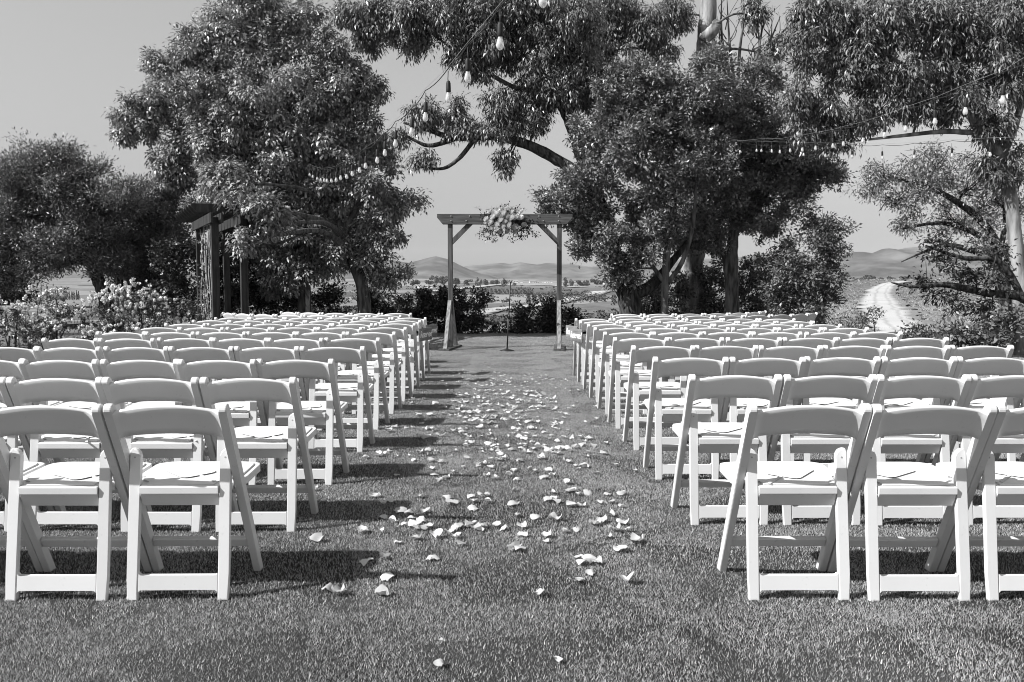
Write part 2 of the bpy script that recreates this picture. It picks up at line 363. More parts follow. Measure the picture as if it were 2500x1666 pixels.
def ridge(name, prof, d, depth, label, seed):
    """hill range: skyline profile in pixels at distance d, built as a solid heightfield falling to the front and back"""
    xs = np.array([p[0] for p in prof], float); ys = np.array([p[1] for p in prof], float)
    nx, ny = 150, 26
    px = np.linspace(xs[0], xs[-1], nx); py = np.interp(px, xs, ys)
    V, F = [], []
    base = 8.0
    for j in range(ny):
        v = j / (ny - 1) * 2 - 1                        # -1 front, 0 crest, 1 back
        yy = d + v * depth
        fall = max(0, 1 - abs(v)) ** 0.9
        for i in range(nx):
            top = CAM_H + (690 - py[i]) * d / FPX
            edge = min(1, i / 10, (nx - 1 - i) / 10)
            x = (px[i] - CX) / FPX * d
            nz = mnoise.fractal(Vector((x / 420 + seed, yy / 420, seed)), 1.0, 2.1, 5)
            gul = abs(mnoise.noise(Vector((x / 190 + seed * 3, yy / 900, 0))))
            z = base + (top - base) * fall * edge + nz * 24 * fall * (0.25 + abs(v)) - gul * 46 * fall * min(1, abs(v) * 3)
            V.append((x, yy, z))
    for j in range(ny - 1):
        for i in range(nx - 1): F.append((j * nx + i, j * nx + i + 1, (j + 1) * nx + i + 1, (j + 1) * nx + i))
    tag(link(name, mesh(name, V, F, True), M_HILL), label, kind='structure')
ridge('hills', [(300, 672), (560, 655), (760, 645), (880, 628), (950, 633), (998, 641), (1030, 634), (1065, 625), (1095, 632), (1121, 646), (1150, 659), (1175, 668), (1260, 676)], 5200, 900, 'conical dark hill on the skyline left of the arch', 1.0)
ridge('hills', [(1000, 668), (1080, 658), (1135, 649), (1186, 642), (1223, 641), (1245, 644), (1271, 640), (1312, 647), (1336, 642), (1389, 644), (1440, 652), (1530, 640), (1640, 634), (1760, 630), (1850, 620), (1930, 632), (2010, 640), (2100, 660)], 6800, 1000, 'long low pale hill range behind the arch', 4.3)
ridge('hills', [(1900, 668), (2000, 640), (2060, 618), (2089, 612), (2127, 616), (2159, 603), (2185, 608), (2212, 604), (2290, 596), (2361, 606), (2450, 590), (2560, 600), (2700, 620), (2900, 660)], 4600, 800, 'rocky pale hill range on the skyline at right', 8.1)
ridge('hills', [(-700, 670), (-300, 660), (-50, 652), (120, 658), (260, 664), (420, 670), (520, 676)], 5600, 800, 'low hill on the skyline at the far left', 12.7)

def leaf_quads(C, D, Nn, ln, wd, curl=0.15):
    """C centre, D direction, Nn normal (n,3) -> (n,4,3) lens-shaped leaves"""
    D = D / np.linalg.norm(D, axis=1, keepdims=True)
    S = np.cross(D, Nn); S /= np.maximum(np.linalg.norm(S, axis=1, keepdims=True), 1e-6)
    Up = np.cross(S, D)
    ln = ln[:, None]; wd = wd[:, None]
    a = C - D * ln * .5; t = C + D * ln * .5 - Up * ln * curl
    l = C + S * wd * .5 + Up * ln * curl * .5 - D * ln * .05; r = C - S * wd * .5 + Up * ln * curl * .5 - D * ln * .05
    return np.stack([a, r, t, l], 1)
def rand_dirs(n):
    v = RNG.normal(size=(n, 3)); return v / np.linalg.norm(v, axis=1, keepdims=True)

def far_bush(n, rad, c, ls):
    u = rand_dirs(n); rr = RNG.uniform(.55, 1, n)[:, None]
    C = c + u * rr * rad
    return leaf_quads(C, rand_dirs(n), u + rand_dirs(n) * .6, np.full(n, ls) * RNG.uniform(.7, 1.3, n), np.full(n, ls * .8))
def valley_scrub():
    Q = []
    for k in range(4200):
        d = float(np.exp(RNG.uniform(math.log(85), math.log(1300)))); px = RNG.uniform(500, 2600)
        if 1990 < px < 2330 and d < 330: continue
        x = (px - CX) / FPX * d; z = float(terr(x, d))
        if mnoise.noise(Vector((x / 60, d / 90, 3))) < -0.02: continue
        s = RNG.uniform(.3, 1.1) * (0.8 + d / 650)
        Q.append(far_bush(16, np.array([s * 1.5, s, s * .62]), np.array([x, d, z + s * .2]), s * .75))
    tag(link('scrub', np_quads('scrub', np.concatenate(Q)), M_SCRUB), 'low scrub dotted over the valley slopes', 'scrub', kind='stuff')
    Q = []
    for (p0, p1, d0, d1, ang, sp) in ((1180, 1300, 620, 900, .12, 9), (900, 1100, 300, 520, -.2, 7), (1290, 1480, 330, 640, .3, 8), (720, 900, 150, 260, .5, 4.5), (1500, 1650, 300, 560, .1, 8)):
        xa, xb = (p0 - CX) / FPX, (p1 - CX) / FPX
        for d in np.arange(d0, d1, sp):
            for u in np.arange(xa * d, xb * d, 2.2 + d / 500):
                y = d + u * ang * .4; s = RNG.uniform(.55, .9) * (1 + d / 1500)
                Q.append(far_bush(7, np.array([s * 1.2, s * .6, s * .7]), np.array([u, y, float(terr(u, y)) + s * .4]), s * .9))
    tag(link('vineyard', np_quads('vineyard', np.concatenate(Q)), M_SCRUB), 'rows of far vines in the valley', 'vineyard', kind='stuff')
def dry_tufts():
    Q = []
    for k in range(9000):
        d = float(np.exp(RNG.uniform(math.log(24), math.log(300)))); px = RNG.uniform(1850, 2700)
        x = (px - CX) / FPX * d; s = RNG.uniform(.07, .20) * (1 + d / 130); n = 9
        p = P(px, 0, d); yy = 690 + (CAM_H - float(terr(x, d))) / d * FPX
        cen = np.interp(yy, [690, 697, 711, 731, 762, 803, 828, 850], [2206, 2172, 2150, 2146, 2161, 2198, 2230, 2262]); wdt = np.interp(yy, [690, 711, 731, 762, 850], [12, 24, 36, 48, 60])
        if abs(px - cen) < wdt * RNG.uniform(.62, 1.15): continue
        u = RNG.normal(size=(n, 3)) * np.array([.5, .5, .25]); u[:, 2] = np.abs(u[:, 2])
        C = np.array([x, d, float(terr(x, d)) + s * .15]) + u * s
        Q.append(leaf_quads(C, RNG.normal(size=(n, 3)) * .5 + np.array([0, 0, .8]), RNG.normal(size=(n, 3)), np.full(n, s * .8), np.full(n, s * .35)))
    tag(link('dry_grass', np_quads('dry_grass', np.concatenate(Q)), M_DRY), 'dry grass tufts over the slope beside the dirt track', 'grass', kind='stuff')
M_DRY = leaf_mat('dry_grass_blade', 0.10, 0.42, rough=0.9, spec=0.05, trans=0.1)
valley_scrub(); dry_tufts()

def far_tree(px, base_y, hpx, wpx, d, label, kind='round'):
    p = P(px, base_y, d); p.z = float(terr(p.x, p.y)); h, w = hpx * M_(d), wpx * M_(d)
    t = empty('cypress_tree' if kind == 'cypress' else 'distant_tree', p); tag(t, label, 'tree', 'cypresses in the far row' if kind == 'cypress' else 'trees on the valley floor')
    link('trunk', tubes('trunk', [([(0, 0, -.5), (0, 0, h * .6)], [w * .045, w * .02])], 5), M_TWIG, t)
    n = 150 if kind == 'cypress' else 420
    u = rand_dirs(n); rr = RNG.uniform(.5, 1, n)[:, None] ** .5
    if kind == 'cypress':
        zz = RNG.uniform(.04, 1, n); a = RNG.uniform(0, 6.283, n); r = w * .5 * np.sin(np.clip(zz, .02, 1) ** .6 * math.pi) ** .7 * RNG.uniform(.6, 1, n)
        C = np.stack([np.cos(a) * r, np.sin(a) * r, zz * h], -1); ls = w * .45
    else:
        lob = RNG.normal(size=(7, 3)) * np.array([w * .2, w * .2, h * .17]) + np.array([0, 0, h * .45]); C = lob[RNG.integers(0, 7, n)] + u * rr * np.array([w * .24, w * .24, h * .26]); C[:, 2] = np.abs(C[:, 2]); ls = w * .15
    link('crown', np_quads('crown', leaf_quads(C, rand_dirs(n), u + rand_dirs(n) * .5, np.full(n, ls), np.full(n, ls * .8))), M_SCRUB, t)
spots = [(960, 682, 17, 34), (1015, 682, 20, 30), (1048, 681, 14, 22), (1062, 684, 25, 20), (1083, 683, 24, 26), (1118, 682, 20, 24), (1142, 681, 13, 20), (1166, 683, 19, 15), (1186, 683, 20, 19), (1201, 683, 15, 10), (1213, 683, 18, 14),
         (1231, 684, 23, 16), (1256, 681, 9, 9), (1380, 682, 19, 17), (1397, 682, 16, 14), (1425, 680, 14, 28), (1460, 680, 15, 30), (1500, 681, 13, 22), (2015, 672, 16, 30), (2050, 672, 17, 34), (2095, 671, 18, 36), (2120, 672, 20, 30), (2150, 671, 15, 28), (2178, 672, 19, 26), (2205, 672, 17, 30), (2240, 672, 18, 34)]
for i, (px, by, h, w) in enumerate(spots):
    where = 'left of the arch' if px < 1100 else ('seen through the arch' if px < 1370 else ('right of the arch' if px < 1700 else 'beyond the dirt track'))
    k = sum(1 for q in spots[:i + 1] if (q[0] < 1100, q[0] < 1370, q[0] < 1700) == (px < 1100, px < 1370, px < 1700))
    far_tree(px, by, h, w, RNG.uniform(1150, 1450), f'far round tree on the valley floor {where}, {ORD[k]} from left')
for i, px in enumerate(np.linspace(112, 192, 15)):
    far_tree(px + random.uniform(-1, 1), 703, random.uniform(17, 25), 4.6, 430, f'slim far cypress in the row under the olive tree, {ORD[i + 1]} from left', 'cypress')

def house(px, py, wpx, hpx, d, label):
    p = P(px, py, d); p.z = float(terr(p.x, p.y)); w, h = wpx * M_(d), hpx * M_(d)
    t = empty('distant_house', p, random.uniform(-.25, .25)); tag(t, label, 'house', 'white houses in the valley')
    dp = w * .55
    link('wall', box('wall', (0, 0, h * .32), (w, dp, h * .64 + .6), 0), M_HOUSE, t)
    rf = prism('roof', [(-dp * .58, h * .6), (0, h), (dp * .58, h * .6), (dp * .58, h * .66), (0, h * 1.07), (-dp * .58, h * .66)], 'x', -w * .54, w * .54)
    link('roof', rf, M_ROOF, t)
    for k in (-.28, .28):
        link('window', box('window', (w * k, -dp * .5 - .03, h * .34), (w * .14, .1, h * .25)), M_WINDOW, t)
for i, (px, py, w, h) in enumerate([(1021, 686, 16, 8), (1047, 686, 20, 7), (1065, 687, 7, 5)]):
    house(px, py, w, h, 1000, f'far low white house left of the arch, {ORD[i + 1]} from left')
for i, (px, py, w, h) in enumerate([(1259, 673, 12, 6), (1272, 675, 8, 5), (1300, 677, 16, 6), (1312, 674, 9, 5), (1331, 676, 12, 5), (1346, 672, 7, 5)]):
    house(px, py, w, h, 1700, f'far white house seen through the arch, {ORD[i + 1]} from left')
for i, (px, py, w, h) in enumerate([(2075, 662, 10, 6), (2134, 655, 9, 4), (2150, 652, 8, 5), (2172, 653, 8, 4)]):
    house(px, py, w, h, 1700, f'far white house below the right-hand hills, {ORD[i + 1]} from left')

# ------------------------------------------------------------------ trees and shrubs
def blob_leaves(blobs, leaf, tw_per_m3=None, droop=0.3, shell=0.5, tw_len=0.4, n_tw=None, leaves_per=14, ln=(.07, .11), wd=.5, up=0.6, curl=.15, jit=.26, sub=7):
    """blobs: (centre Vector, radii (3), number of twigs). returns leaf quads and twig segments"""
    Q, T = [], []
    for c, r, n in blobs:
        n = int(n); ns = max(3, int(n / sub)); su = rand_dirs(ns); r = np.array(r)
        lump = np.array([1 + .3 * mnoise.noise(Vector(tuple(k * 2.3)) + Vector(c)) for k in su])
        sc_ = np.array(c) + su * (RNG.uniform(.5, .98, ns) * lump)[:, None] * r             # bough ends
        pick = RNG.integers(0, ns, n); u = rand_dirs(n)
        sr = np.maximum(.30 * r.mean(), .16) * RNG.uniform(.7, 1.25, ns)
        B = sc_[pick] + u * (RNG.uniform(.25, 1, n) ** .5 * sr[pick])[:, None] * np.array([1, 1, .8])
        core = RNG.random(n) < .13                                                            # some twigs fill the inside
        B[core] = np.array(c) + rand_dirs(int(core.sum())) * RNG.uniform(.1, .7, int(core.sum()))[:, None] * r
        td = u * .8 + rand_dirs(n) * .75 + np.array([0, 0, .25 - droop]); td /= np.linalg.norm(td, axis=1, keepdims=True)
        tl = tw_len * RNG.uniform(.5, 1.3, n)
        for i in range(n):
            if i % 4 == 0: T.append((B[i] - td[i] * tl[i] * .7, B[i] + td[i] * tl[i] * .5))
        m = leaves_per
        off = RNG.normal(size=(n, m, 3)); off /= np.linalg.norm(off, axis=2, keepdims=True)
        L_ = RNG.uniform(ln[0], ln[1], (n, m))
        cr = (tw_len * .52 * RNG.uniform(.6, 1.25, n))[:, None, None]                     # leaf clump round the twig end
        rad = (RNG.uniform(.12, 1, (n, m)) ** .5)[..., None]
        C = B[:, None] + off * rad * cr * np.array([1, 1, .8]) + td[:, None] * (RNG.uniform(-.25, .35, (n, m)) * tl[:, None])[..., None] * .5
        dirs = off * .75 + td[:, None] * .45 + np.array([0, 0, -droop]) + RNG.normal(size=(n, m, 3)) * .25
        nrm = off * .6 + u[:, None] * .45 + np.array([0, 0, up]) + RNG.normal(size=(n, m, 3)) * jit
        Q.append(leaf_quads(C.reshape(-1, 3), dirs.reshape(-1, 3), nrm.reshape(-1, 3), L_.reshape(-1), (L_ * wd).reshape(-1), curl))
    return np.concatenate(Q), T
def twig_specs(T, r=.006):
    return [([a, (np.array(a) + np.array(b)) / 2 + RNG.normal(size=3) * .02, b], [r * 1.6, r * 1.2, r * .6]) for a, b in T]
def pix_blobs(L_, d, density, rd=None):
    """L_: (px, py, rx, ry[, d]) pixel ellipses standing at distance d -> world blobs, twig count from volume"""
    out = []
    for b in L_:
        px, py, rx, ry = b[:4]; dd = b[4] if len(b) > 4 else d
        c = P(px, py, dd); a, h = rx * M_(dd), ry * M_(dd); q = rd if rd else min(1.9, (a + h) * .55)
        out.append((c, (a, q, h), max(5, density * (a * h + a * q + h * q) * 2.0)))
    return out
def limbs_to(blobs, nodes, r0=.05, wob=.25):
    """one curved limb from the nearest skeleton node to each blob, with side shoots"""
    S, H = [], []
    for c, r, n in blobs:
        a, ra = min(nodes, key=lambda q: (q[0] - c).length + max(0, q[0].z - c.z) * .8)
        L_ = (c - a).length; rr = min(ra * .6, r0 + .012 * L_)
        m1 = a.lerp(c, .4) + Vector((random.uniform(-1, 1), random.uniform(-1, 1), random.uniform(0, 1))) * wob * L_ * .35
        tip = c + Vector((random.uniform(-.4, .4) * r[0], random.uniform(-.4, .4) * r[1], r[2] * .6))
        S.append(smooth_path([(a, rr), (m1, rr * .75), (c, rr * .45), (tip, rr * .12)], per=4))
        for k in range(6):
            e = c + Vector((random.uniform(-.85, .85) * r[0], random.uniform(-.85, .85) * r[1], random.uniform(-.6, .85) * r[2]))
            b = m1.lerp(c, random.uniform(.2, 1)); mm = b.lerp(e, .5) + Vector((0, 0, random.uniform(-.1, .25) * (e - b).length))
            H.append(smooth_path([(b, rr * .42), (mm, rr * .3), (e, rr * .08)], per=3))
    return S, H
def tree(name, label, cat, base, trunks, blobs, leafmat, barkmat, group=None, extra=None, limb_r=.05, twigs=True, trunk_n=12, **kw):
    """trunks: list of [(Vector, radius) ...]; first point is the foot"""
    t = empty(name, base); tag(t, label, cat, group); inv = Matrix.Translation(-Vector(base))
    specs, nodes = [], []
    for tr in trunks:
        p, r = smooth_path(tr, per=7, wob=.05); specs.append((p, r)); nodes += list(zip(p, r))[len(p) // 3:] if tr is trunks[0] else list(zip(p, r))
    for k, sp in enumerate(specs):
        if k == 0:                                                     # root flare
            p, r = sp; r[0] *= 1.45; r[1] *= 1.15; p[0] = p[0] - Vector((0, 0, .12))
        me = tubes('trunk' if k == 0 else 'limb', [sp], trunk_n); me.transform(inv)
        link('trunk' if k == 0 else 'limb', me, barkmat, t)
    br, shoots = limbs_to(blobs, nodes, limb_r)
    if extra: br = br + extra
    Q, T = blob_leaves(blobs, leafmat, **kw)
    for b_ in br:
        me = tubes('branch', [b_], 6); me.transform(inv); link('branch', me, barkmat if barkmat is not M_BARKPALE else M_BARKMID, t)
    me = tubes('twigs', [q for q in shoots], 5); me.transform(inv); tag(link('twigs', me, M_TWIG, t), kind='stuff')
    me = tubes('twigs', twig_specs(T), 3); me.transform(inv); tag(link('twigs', me, M_TWIG, t), kind='stuff')
    Q = Q - np.array(base, dtype=float)
    link('crown', np_quads('crown', Q), leafmat, t)
    return t
def TP(L_, d):
    """trunk path from pixels: (px, py, radius m[, d])"""
    return [(P(p[0], p[1], p[3] if len(p) > 3 else d), p[2]) for p in L_]
def foot(px, d): return Vector(((px - CX) / FPX * d * math.cos(PITCH) * 1.0 + (px - CX) / FPX * CAM_H * math.sin(PITCH), d, float(terr((px - CX) / FPX * d, d)) if d > 21.5 else 0.0))

# broad leaved tree on the left
b1 = pix_blobs([(600, 50, 120, 85), (725, 85, 62, 105), (470, 125, 58, 72), (550, 215, 140, 110), (400, 235, 78, 66), (325, 322, 50, 42), (700, 250, 130, 110), (825, 235, 62, 100), (480, 345, 120, 92),
                (640, 390, 150, 105), (800, 380, 125, 110), (905, 330, 55, 60), (560, 510, 120, 85), (720, 530, 140, 100), (875, 480, 100, 95), (958, 500, 45, 55), (950, 600, 45, 40), (840, 610, 95, 62), (700, 655, 90, 55), (940, 672, 55, 32), (812, 120, 44, 56), (862, 175, 36, 50), (905, 245, 42, 50), (940, 395, 40, 40), (1000, 490, 26, 22), (380, 160, 40, 40), (300, 290, 28, 24), (430, 430, 60, 50), (600, 500, 60, 44, 15.2), (655, 545, 50, 40, 15.4), (560, 440, 60, 50, 15.8), (620, 585, 34, 24, 15.2)], 19.6, 42)
f1 = foot(893, 19.6)
tree('broadleaf_tree', 'big broad-leaved tree with dense rounded crown behind the pergola', 'tree', f1,
     [[(f1, .17)] + TP([(884, 700, .14), (862, 640, .13), (835, 570, .12), (790, 470, .10), (730, 330, .08), (680, 190, .06), (640, 60, .03)], 19.6),
      TP([(838, 575, .08), (880, 480, .06), (900, 400, .04)], 19.6), TP([(800, 490, .08), (660, 440, .07), (540, 340, .05), (440, 260, .03)], 19.6)],
     b1, M_LEAF_BROAD, M_BARKMID, leaves_per=46, ln=(.06, .115), wd=.46, droop=.38, tw_len=.44, shell=.55, up=.7)
f1b = foot(738, 20.3)
tree('broadleaf_tree', 'slender tree trunk with hanging leaves beside the wooden light pole', 'tree', f1b,
     [[(f1b, .11)] + TP([(738, 690, .09), (742, 600, .08), (735, 500, .06), (725, 420, .04)], 20.3)],
     pix_blobs([(720, 600, 70, 55), (650, 610, 70, 60), (780, 640, 60, 50), (690, 700, 60, 40)], 20.3, 38), M_LEAF_BROAD, M_BARKMID, leaves_per=16, ln=(.085, .14), wd=.5, droop=.4)

# olive trees at far left
bo = pix_blobs([(50, 455, 95, 95), (160, 440, 95, 85), (130, 385, 40, 32), (255, 500, 80, 70), (110, 560, 130, 80), (10, 590, 90, 90), (215, 600, 90, 55), (100, 630, 120, 36), (0, 660, 60, 50), (270, 640, 60, 34)], 18.5, 80)
fo = foot(262, 18.5)
tree('olive_tree', 'spreading silvery olive tree with dark leaning trunk at far left', 'tree', fo,
     [[(fo, .17)] + TP([(258, 735, .14), (242, 690, .13), (222, 640, .12), (190, 560, .09), (150, 470, .06), (130, 410, .03)], 18.5), TP([(225, 645, .09), (120, 610, .07), (40, 560, .05), (-20, 500, .03)], 18.5)],
     bo, M_LEAF_OLIVE, M_BARKDARK, leaves_per=44, ln=(.055, .09), wd=.30, droop=-.15, tw_len=.5, shell=.45, up=.5)
bo2 = pix_blobs([(330, 555, 70, 85), (390, 500, 60, 70), (300, 620, 60, 45), (420, 590, 55, 80), (385, 660, 60, 50), (345, 470, 35, 30), (330, 670, 60, 40), (390, 720, 55, 50)], 20, 80)
fo2 = foot(293, 20)
tree('olive_tree', 'smaller olive tree between the leaning olive and the pergola', 'tree', fo2,
     [[(fo2, .10)] + TP([(292, 735, .09), (290, 690, .09), (300, 640, .08), (340, 560, .06), (380, 500, .03)], 20)],
     bo2, M_LEAF_OLIVE, M_BARKDARK, leaves_per=44, ln=(.055, .09), wd=.30, droop=-.15, tw_len=.5, shell=.4)

# leaning dark eucalyptus right of the arch, its limb reaching over the aisle
be = pix_blobs([(950, 45, 85, 45), (860, 40, 44, 46), (1180, 20, 90, 50), (1290, 30, 90, 60), (1120, 300, 44, 26), (1080, 40, 120, 62), (1000, 105, 45, 36), (900, 85, 42, 45), (1225, 80, 105, 90), (1370, 100, 110, 110), (1160, 165, 62, 40), (1240, 275, 80, 48), (1200, 320, 70, 26), (1060, 288, 58, 26),
                (1030, 395, 38, 17), (1238, 385, 20, 38), (1330, 215, 68, 75), (1305, 305, 26, 30), (1120, 262, 26, 24), (1440, 220, 70, 70), (985, 345, 30, 16), (1150, 118, 60, 40)], 19, 66)
fe = foot(1548, 19)
limbE = TP([(1442, 445, .13), (1372, 398, .12), (1292, 356, .11), (1205, 333, .09), (1110, 336, .07), (1045, 318, .045), (985, 300, .02)], 19)
tree('eucalyptus_tree', 'leaning dark-trunked eucalyptus with a long limb over the arch', 'tree', fe,
     [[(fe, .27)] + TP([(1540, 745, .25), (1522, 690, .24), (1500, 630, .20), (1478, 550, .18), (1450, 465, .17), (1418, 375, .14), (1388, 290, .12), (1345, 215, .10), (1290, 140, .06), (1230, 70, .03)], 19),
      TP([(1536, 722, .15), (1580, 705, .13), (1612, 675, .11), (1640, 640, .08), (1680, 590, .05)], 19), limbE,
      TP([(1110, 340, .05), (1050, 356, .045), (1010, 342, .03), (965, 318, .015)], 19), TP([(1155, 345, .055), (1120, 388, .045), (1080, 412, .035), (1025, 408, .015)], 19),
      TP([(1395, 300, .09), (1400, 200, .07), (1385, 100, .05), (1400, 0, .03)], 19), TP([(1345, 215, .06), (1260, 215, .05), (1150, 150, .035), (1050, 80, .02)], 19)],
     be, M_LEAF_EUC, M_BARKDARK, leaves_per=34, ln=(.08, .14), wd=.26, droop=.75, tw_len=.46, shell=.4, up=.3, limb_r=.025)

# ringed slender tree with the dense oval-leaved crown
bv = pix_blobs([(1440, 470, 95, 66), (1372, 510, 58, 36), (1330, 478, 32, 14), (1500, 345, 115, 95), (1560, 235, 105, 105), (1640, 385, 130, 115), (1600, 530, 100, 80), (1475, 590, 75, 58), (1430, 545, 50, 46), (1700, 225, 115, 95), (1520, 660, 50, 35), (1570, 610, 50, 40)], 18.6, 52)
fv = foot(1622, 18.6)
tree('oval_leaved_tree', 'slender tree with rope-ringed trunk and dense glossy crown right of the arch', 'tree', fv,
     [[(fv, .085)] + TP([(1622, 750, .08), (1624, 690, .08), (1628, 620, .075), (1640, 540, .07), (1650, 430, .06), (1640, 300, .04), (1630, 190, .02)], 18.6),
      TP([(1624, 692, .05), (1585, 640, .04), (1545, 590, .035), (1500, 540, .03), (1440, 480, .02)], 18.6), TP([(1630, 692, .055), (1665, 640, .05), (1690, 560, .04), (1700, 440, .03)], 18.6)],
     bv, M_LEAF_OVAL, M_BARKMID, leaves_per=44, ln=(.055, .10), wd=.46, droop=.05, tw_len=.42, shell=.5, up=.6, limb_r=.035)

# straight double trunk tree
bw_ = pix_blobs([(1800, 300, 125, 100), (1900, 415, 115, 85), (1760, 470, 125, 95), (1700, 575, 95, 52), (1850, 525, 95, 62), (1965, 435, 70, 48), (1945, 335, 72, 62), (1850, 215, 70, 60), (2010, 400, 36, 24)], 19.8, 52)
fw = foot(1790, 19.8)
tree('oval_leaved_tree', 'tree with straight double trunk under dense glossy crown, right of centre', 'tree', fw,
     [[(fw, .15)] + TP([(1790, 730, .13), (1788, 650, .13), (1790, 580, .12), (1800, 480, .10), (1820, 370, .07), (1830, 250, .03)], 19.8),
      [(fw + Vector((-.1, .05, 0)), .07)] + TP([(1777, 700, .07), (1770, 630, .07), (1755, 600, .06), (1730, 560, .05), (1700, 500, .03)], 19.8)],
     bw_, M_LEAF_OVAL, M_BARKMID, leaves_per=44, ln=(.055, .10), wd=.46, droop=.05, tw_len=.42, shell=.5, limb_r=.035)

# pale tall eucalyptus behind, trunk showing at the top of the picture
bp_ = pix_blobs([(1490, 40, 85, 60), (1590, 70, 70, 70), (1655, 30, 42, 45), (1600, 150, 60, 60), (1850, 30, 36, 45), (1880, 130, 30, 40), (1460, 130, 50, 55)], 22, 60)
fp = foot(1690, 22)
bare = []
for (x0, y0, x1, y1) in ((1800, 250, 1775, 0), (1800, 250, 1830, -20), (1815, 260, 1870, 10), (1820, 250, 1905, 40), (1790, 240, 1755, 60), (1835, 200, 1850, 60), (1785, 200, 1762, -10), (1850, 170, 1925, 60)):
    bare.append(smooth_path([(P(x0, y0, 22), .05), (P((x0 + x1) / 2 + random.uniform(-14, 14), (y0 + y1) / 2, 22), .035), (P(x1, y1, 22), .008)], per=5))
    for k in range(3):
        f = random.uniform(.3, .8); xs, ys = x0 + (x1 - x0) * f, y0 + (y1 - y0) * f
        bare.append(smooth_path([(P(xs, ys, 22), .016), (P(xs + random.uniform(-30, 30), ys - 35, 22), .01), (P(xs + random.uniform(-45, 45), ys - 80, 22), .004)], per=3))
bare.append(smooth_path([(P(1712, 360, 22), .09), (P(1760, 300, 22), .08), (P(1805, 250, 22), .06)], per=5))
tree('eucalyptus_tree', 'tall pale-barked eucalyptus whose trunk shows at the top of the picture', 'tree', fp,
     [[(fp, .34)] + TP([(1690, 730, .30), (1692, 640, .27), (1698, 500, .25), (1710, 330, .23), (1720, 150, .215), (1726, 60, .22), (1735, -60, .17), (1745, -200, .1)], 22),
      TP([(1716, 95, .13), (1738, 78, .15), (1748, 62, .12), (1744, 50, .06)], 21.7), TP([(1700, 470, .10), (1660, 330, .08), (1610, 180, .06), (1560, 60, .03)], 22)],
     bp_, M_LEAF_EUC, M_BARKPALE, extra=bare, leaves_per=32, ln=(.08, .14), wd=.26, droop=.75, tw_len=.46, shell=.4, up=.3, limb_r=.02)

# big eucalyptus at the right edge
br_ = pix_blobs([(2400, 55, 125, 80), (2255, 60, 110, 66), (2110, 55, 100, 60), (2010, 55, 52, 48), (2455, 175, 75, 100), (2340, 240, 75, 66), (2195, 185, 95, 62), (2075, 170, 70, 54), (2000, 265, 55, 42), (2105, 285, 75, 42), (2060, 120, 60, 50), (2230, 280, 60, 40), (2430, 300, 60, 50), (2045, 350, 40, 26), (2330, 130, 70, 60), (2150, 110, 70, 50), (1965, 120, 50, 60), (1955, 240, 40, 46), (1990, 330, 46, 30), (2470, 400, 40, 56), (2420, 430, 36, 40), (1960, 20, 50, 40)], 15, 92)
fr = foot(2496, 15)
tree('eucalyptus_tree', 'big eucalyptus with pale leaning trunk at the right edge', 'tree', fr,
     [[(fr, .19)] + TP([(2494, 720, .13), (2484, 640, .12), (2474, 545, .11), (2462, 440, .10), (2445, 385, .095), (2405, 335, .095), (2372, 283, .085), (2335, 212, .075), (2302, 158, .07), (2280, 112, .06), (2258, 70, .05), (2230, 14, .04), (2200, -60, .02)], 15),
      TP([(2350, 240, .05), (2270, 190, .045), (2190, 150, .035), (2090, 90, .02)], 15), TP([(2445, 385, .07), (2480, 300, .06), (2500, 200, .05), (2480, 80, .03)], 15),
      TP([(2395, 325, .05), (2300, 322, .04), (2200, 332, .03), (2090, 345, .012)], 15), TP([(2262, 75, .04), (2210, 50, .035), (2150, 20, .02)], 15)],
     br_, M_LEAF_EUC, M_BARKPALE, leaves_per=34, ln=(.07, .12), wd=.25, droop=.65, tw_len=.42, shell=.4, up=.35, limb_r=.02)
# paler tree spreading behind it
bs = pix_blobs([(2185, 425, 78, 50), (2120, 470, 34, 30), (2290, 400, 90, 48), (2250, 480, 90, 42), (2360, 460, 85, 66), (2440, 500, 70, 80), (2330, 540, 70, 38), (2480, 620, 50, 60), (2230, 560, 50, 22), (2400, 600, 60, 30)], 18, 44)
fs = foot(2455, 18)
tree('pepper_tree', 'airy pale-leaved tree with fine spreading branches at right', 'tree', fs,
     [[(fs, .13)] + TP([(2452, 690, .11), (2440, 620, .10), (2400, 545, .08), (2330, 490, .06), (2250, 450, .04), (2150, 430, .02)], 18),
      TP([(2430, 600, .07), (2360, 560, .055), (2290, 545, .04), (2200, 560, .015)], 18), TP([(2445, 640, .06), (2330, 600, .05), (2270, 610, .03), (2200, 640, .01)], 18), TP([(2440, 620, .06), (2455, 520, .05), (2430, 420, .03)], 18)],
     bs, M_LEAF_PEPPER, M_BARKDARK, leaves_per=26, ln=(.05, .085), wd=.32, droop=.3, tw_len=.46, shell=.35, limb_r=.03)
bl = pix_blobs([(2300, 640, 62, 30), (2385, 690, 80, 40), (2250, 690, 46, 26), (2330, 735, 60, 34), (2430, 650, 50, 34), (2290, 600, 50, 26), (2420, 750, 60, 36)], 14.3, 34)
fl = foot(2520, 14.3)
tree('dark_shrub_tree', 'dark low branches hanging in front of the dirt track at right', 'tree', fl,
     [[(fl, .10)] + TP([(2520, 760, .09), (2490, 724, .08), (2410, 716, .065), (2310, 696, .05), (2230, 700, .03), (2175, 690, .01)], 14.3), TP([(2500, 735, .06), (2440, 640, .05), (2350, 630, .035), (2260, 600, .012)], 14.3)],
     bl, M_LEAF_DARK, M_BARKDARK, leaves_per=15, ln=(.06, .10), wd=.42, droop=.2, tw_len=.4, shell=.3, limb_r=.018)

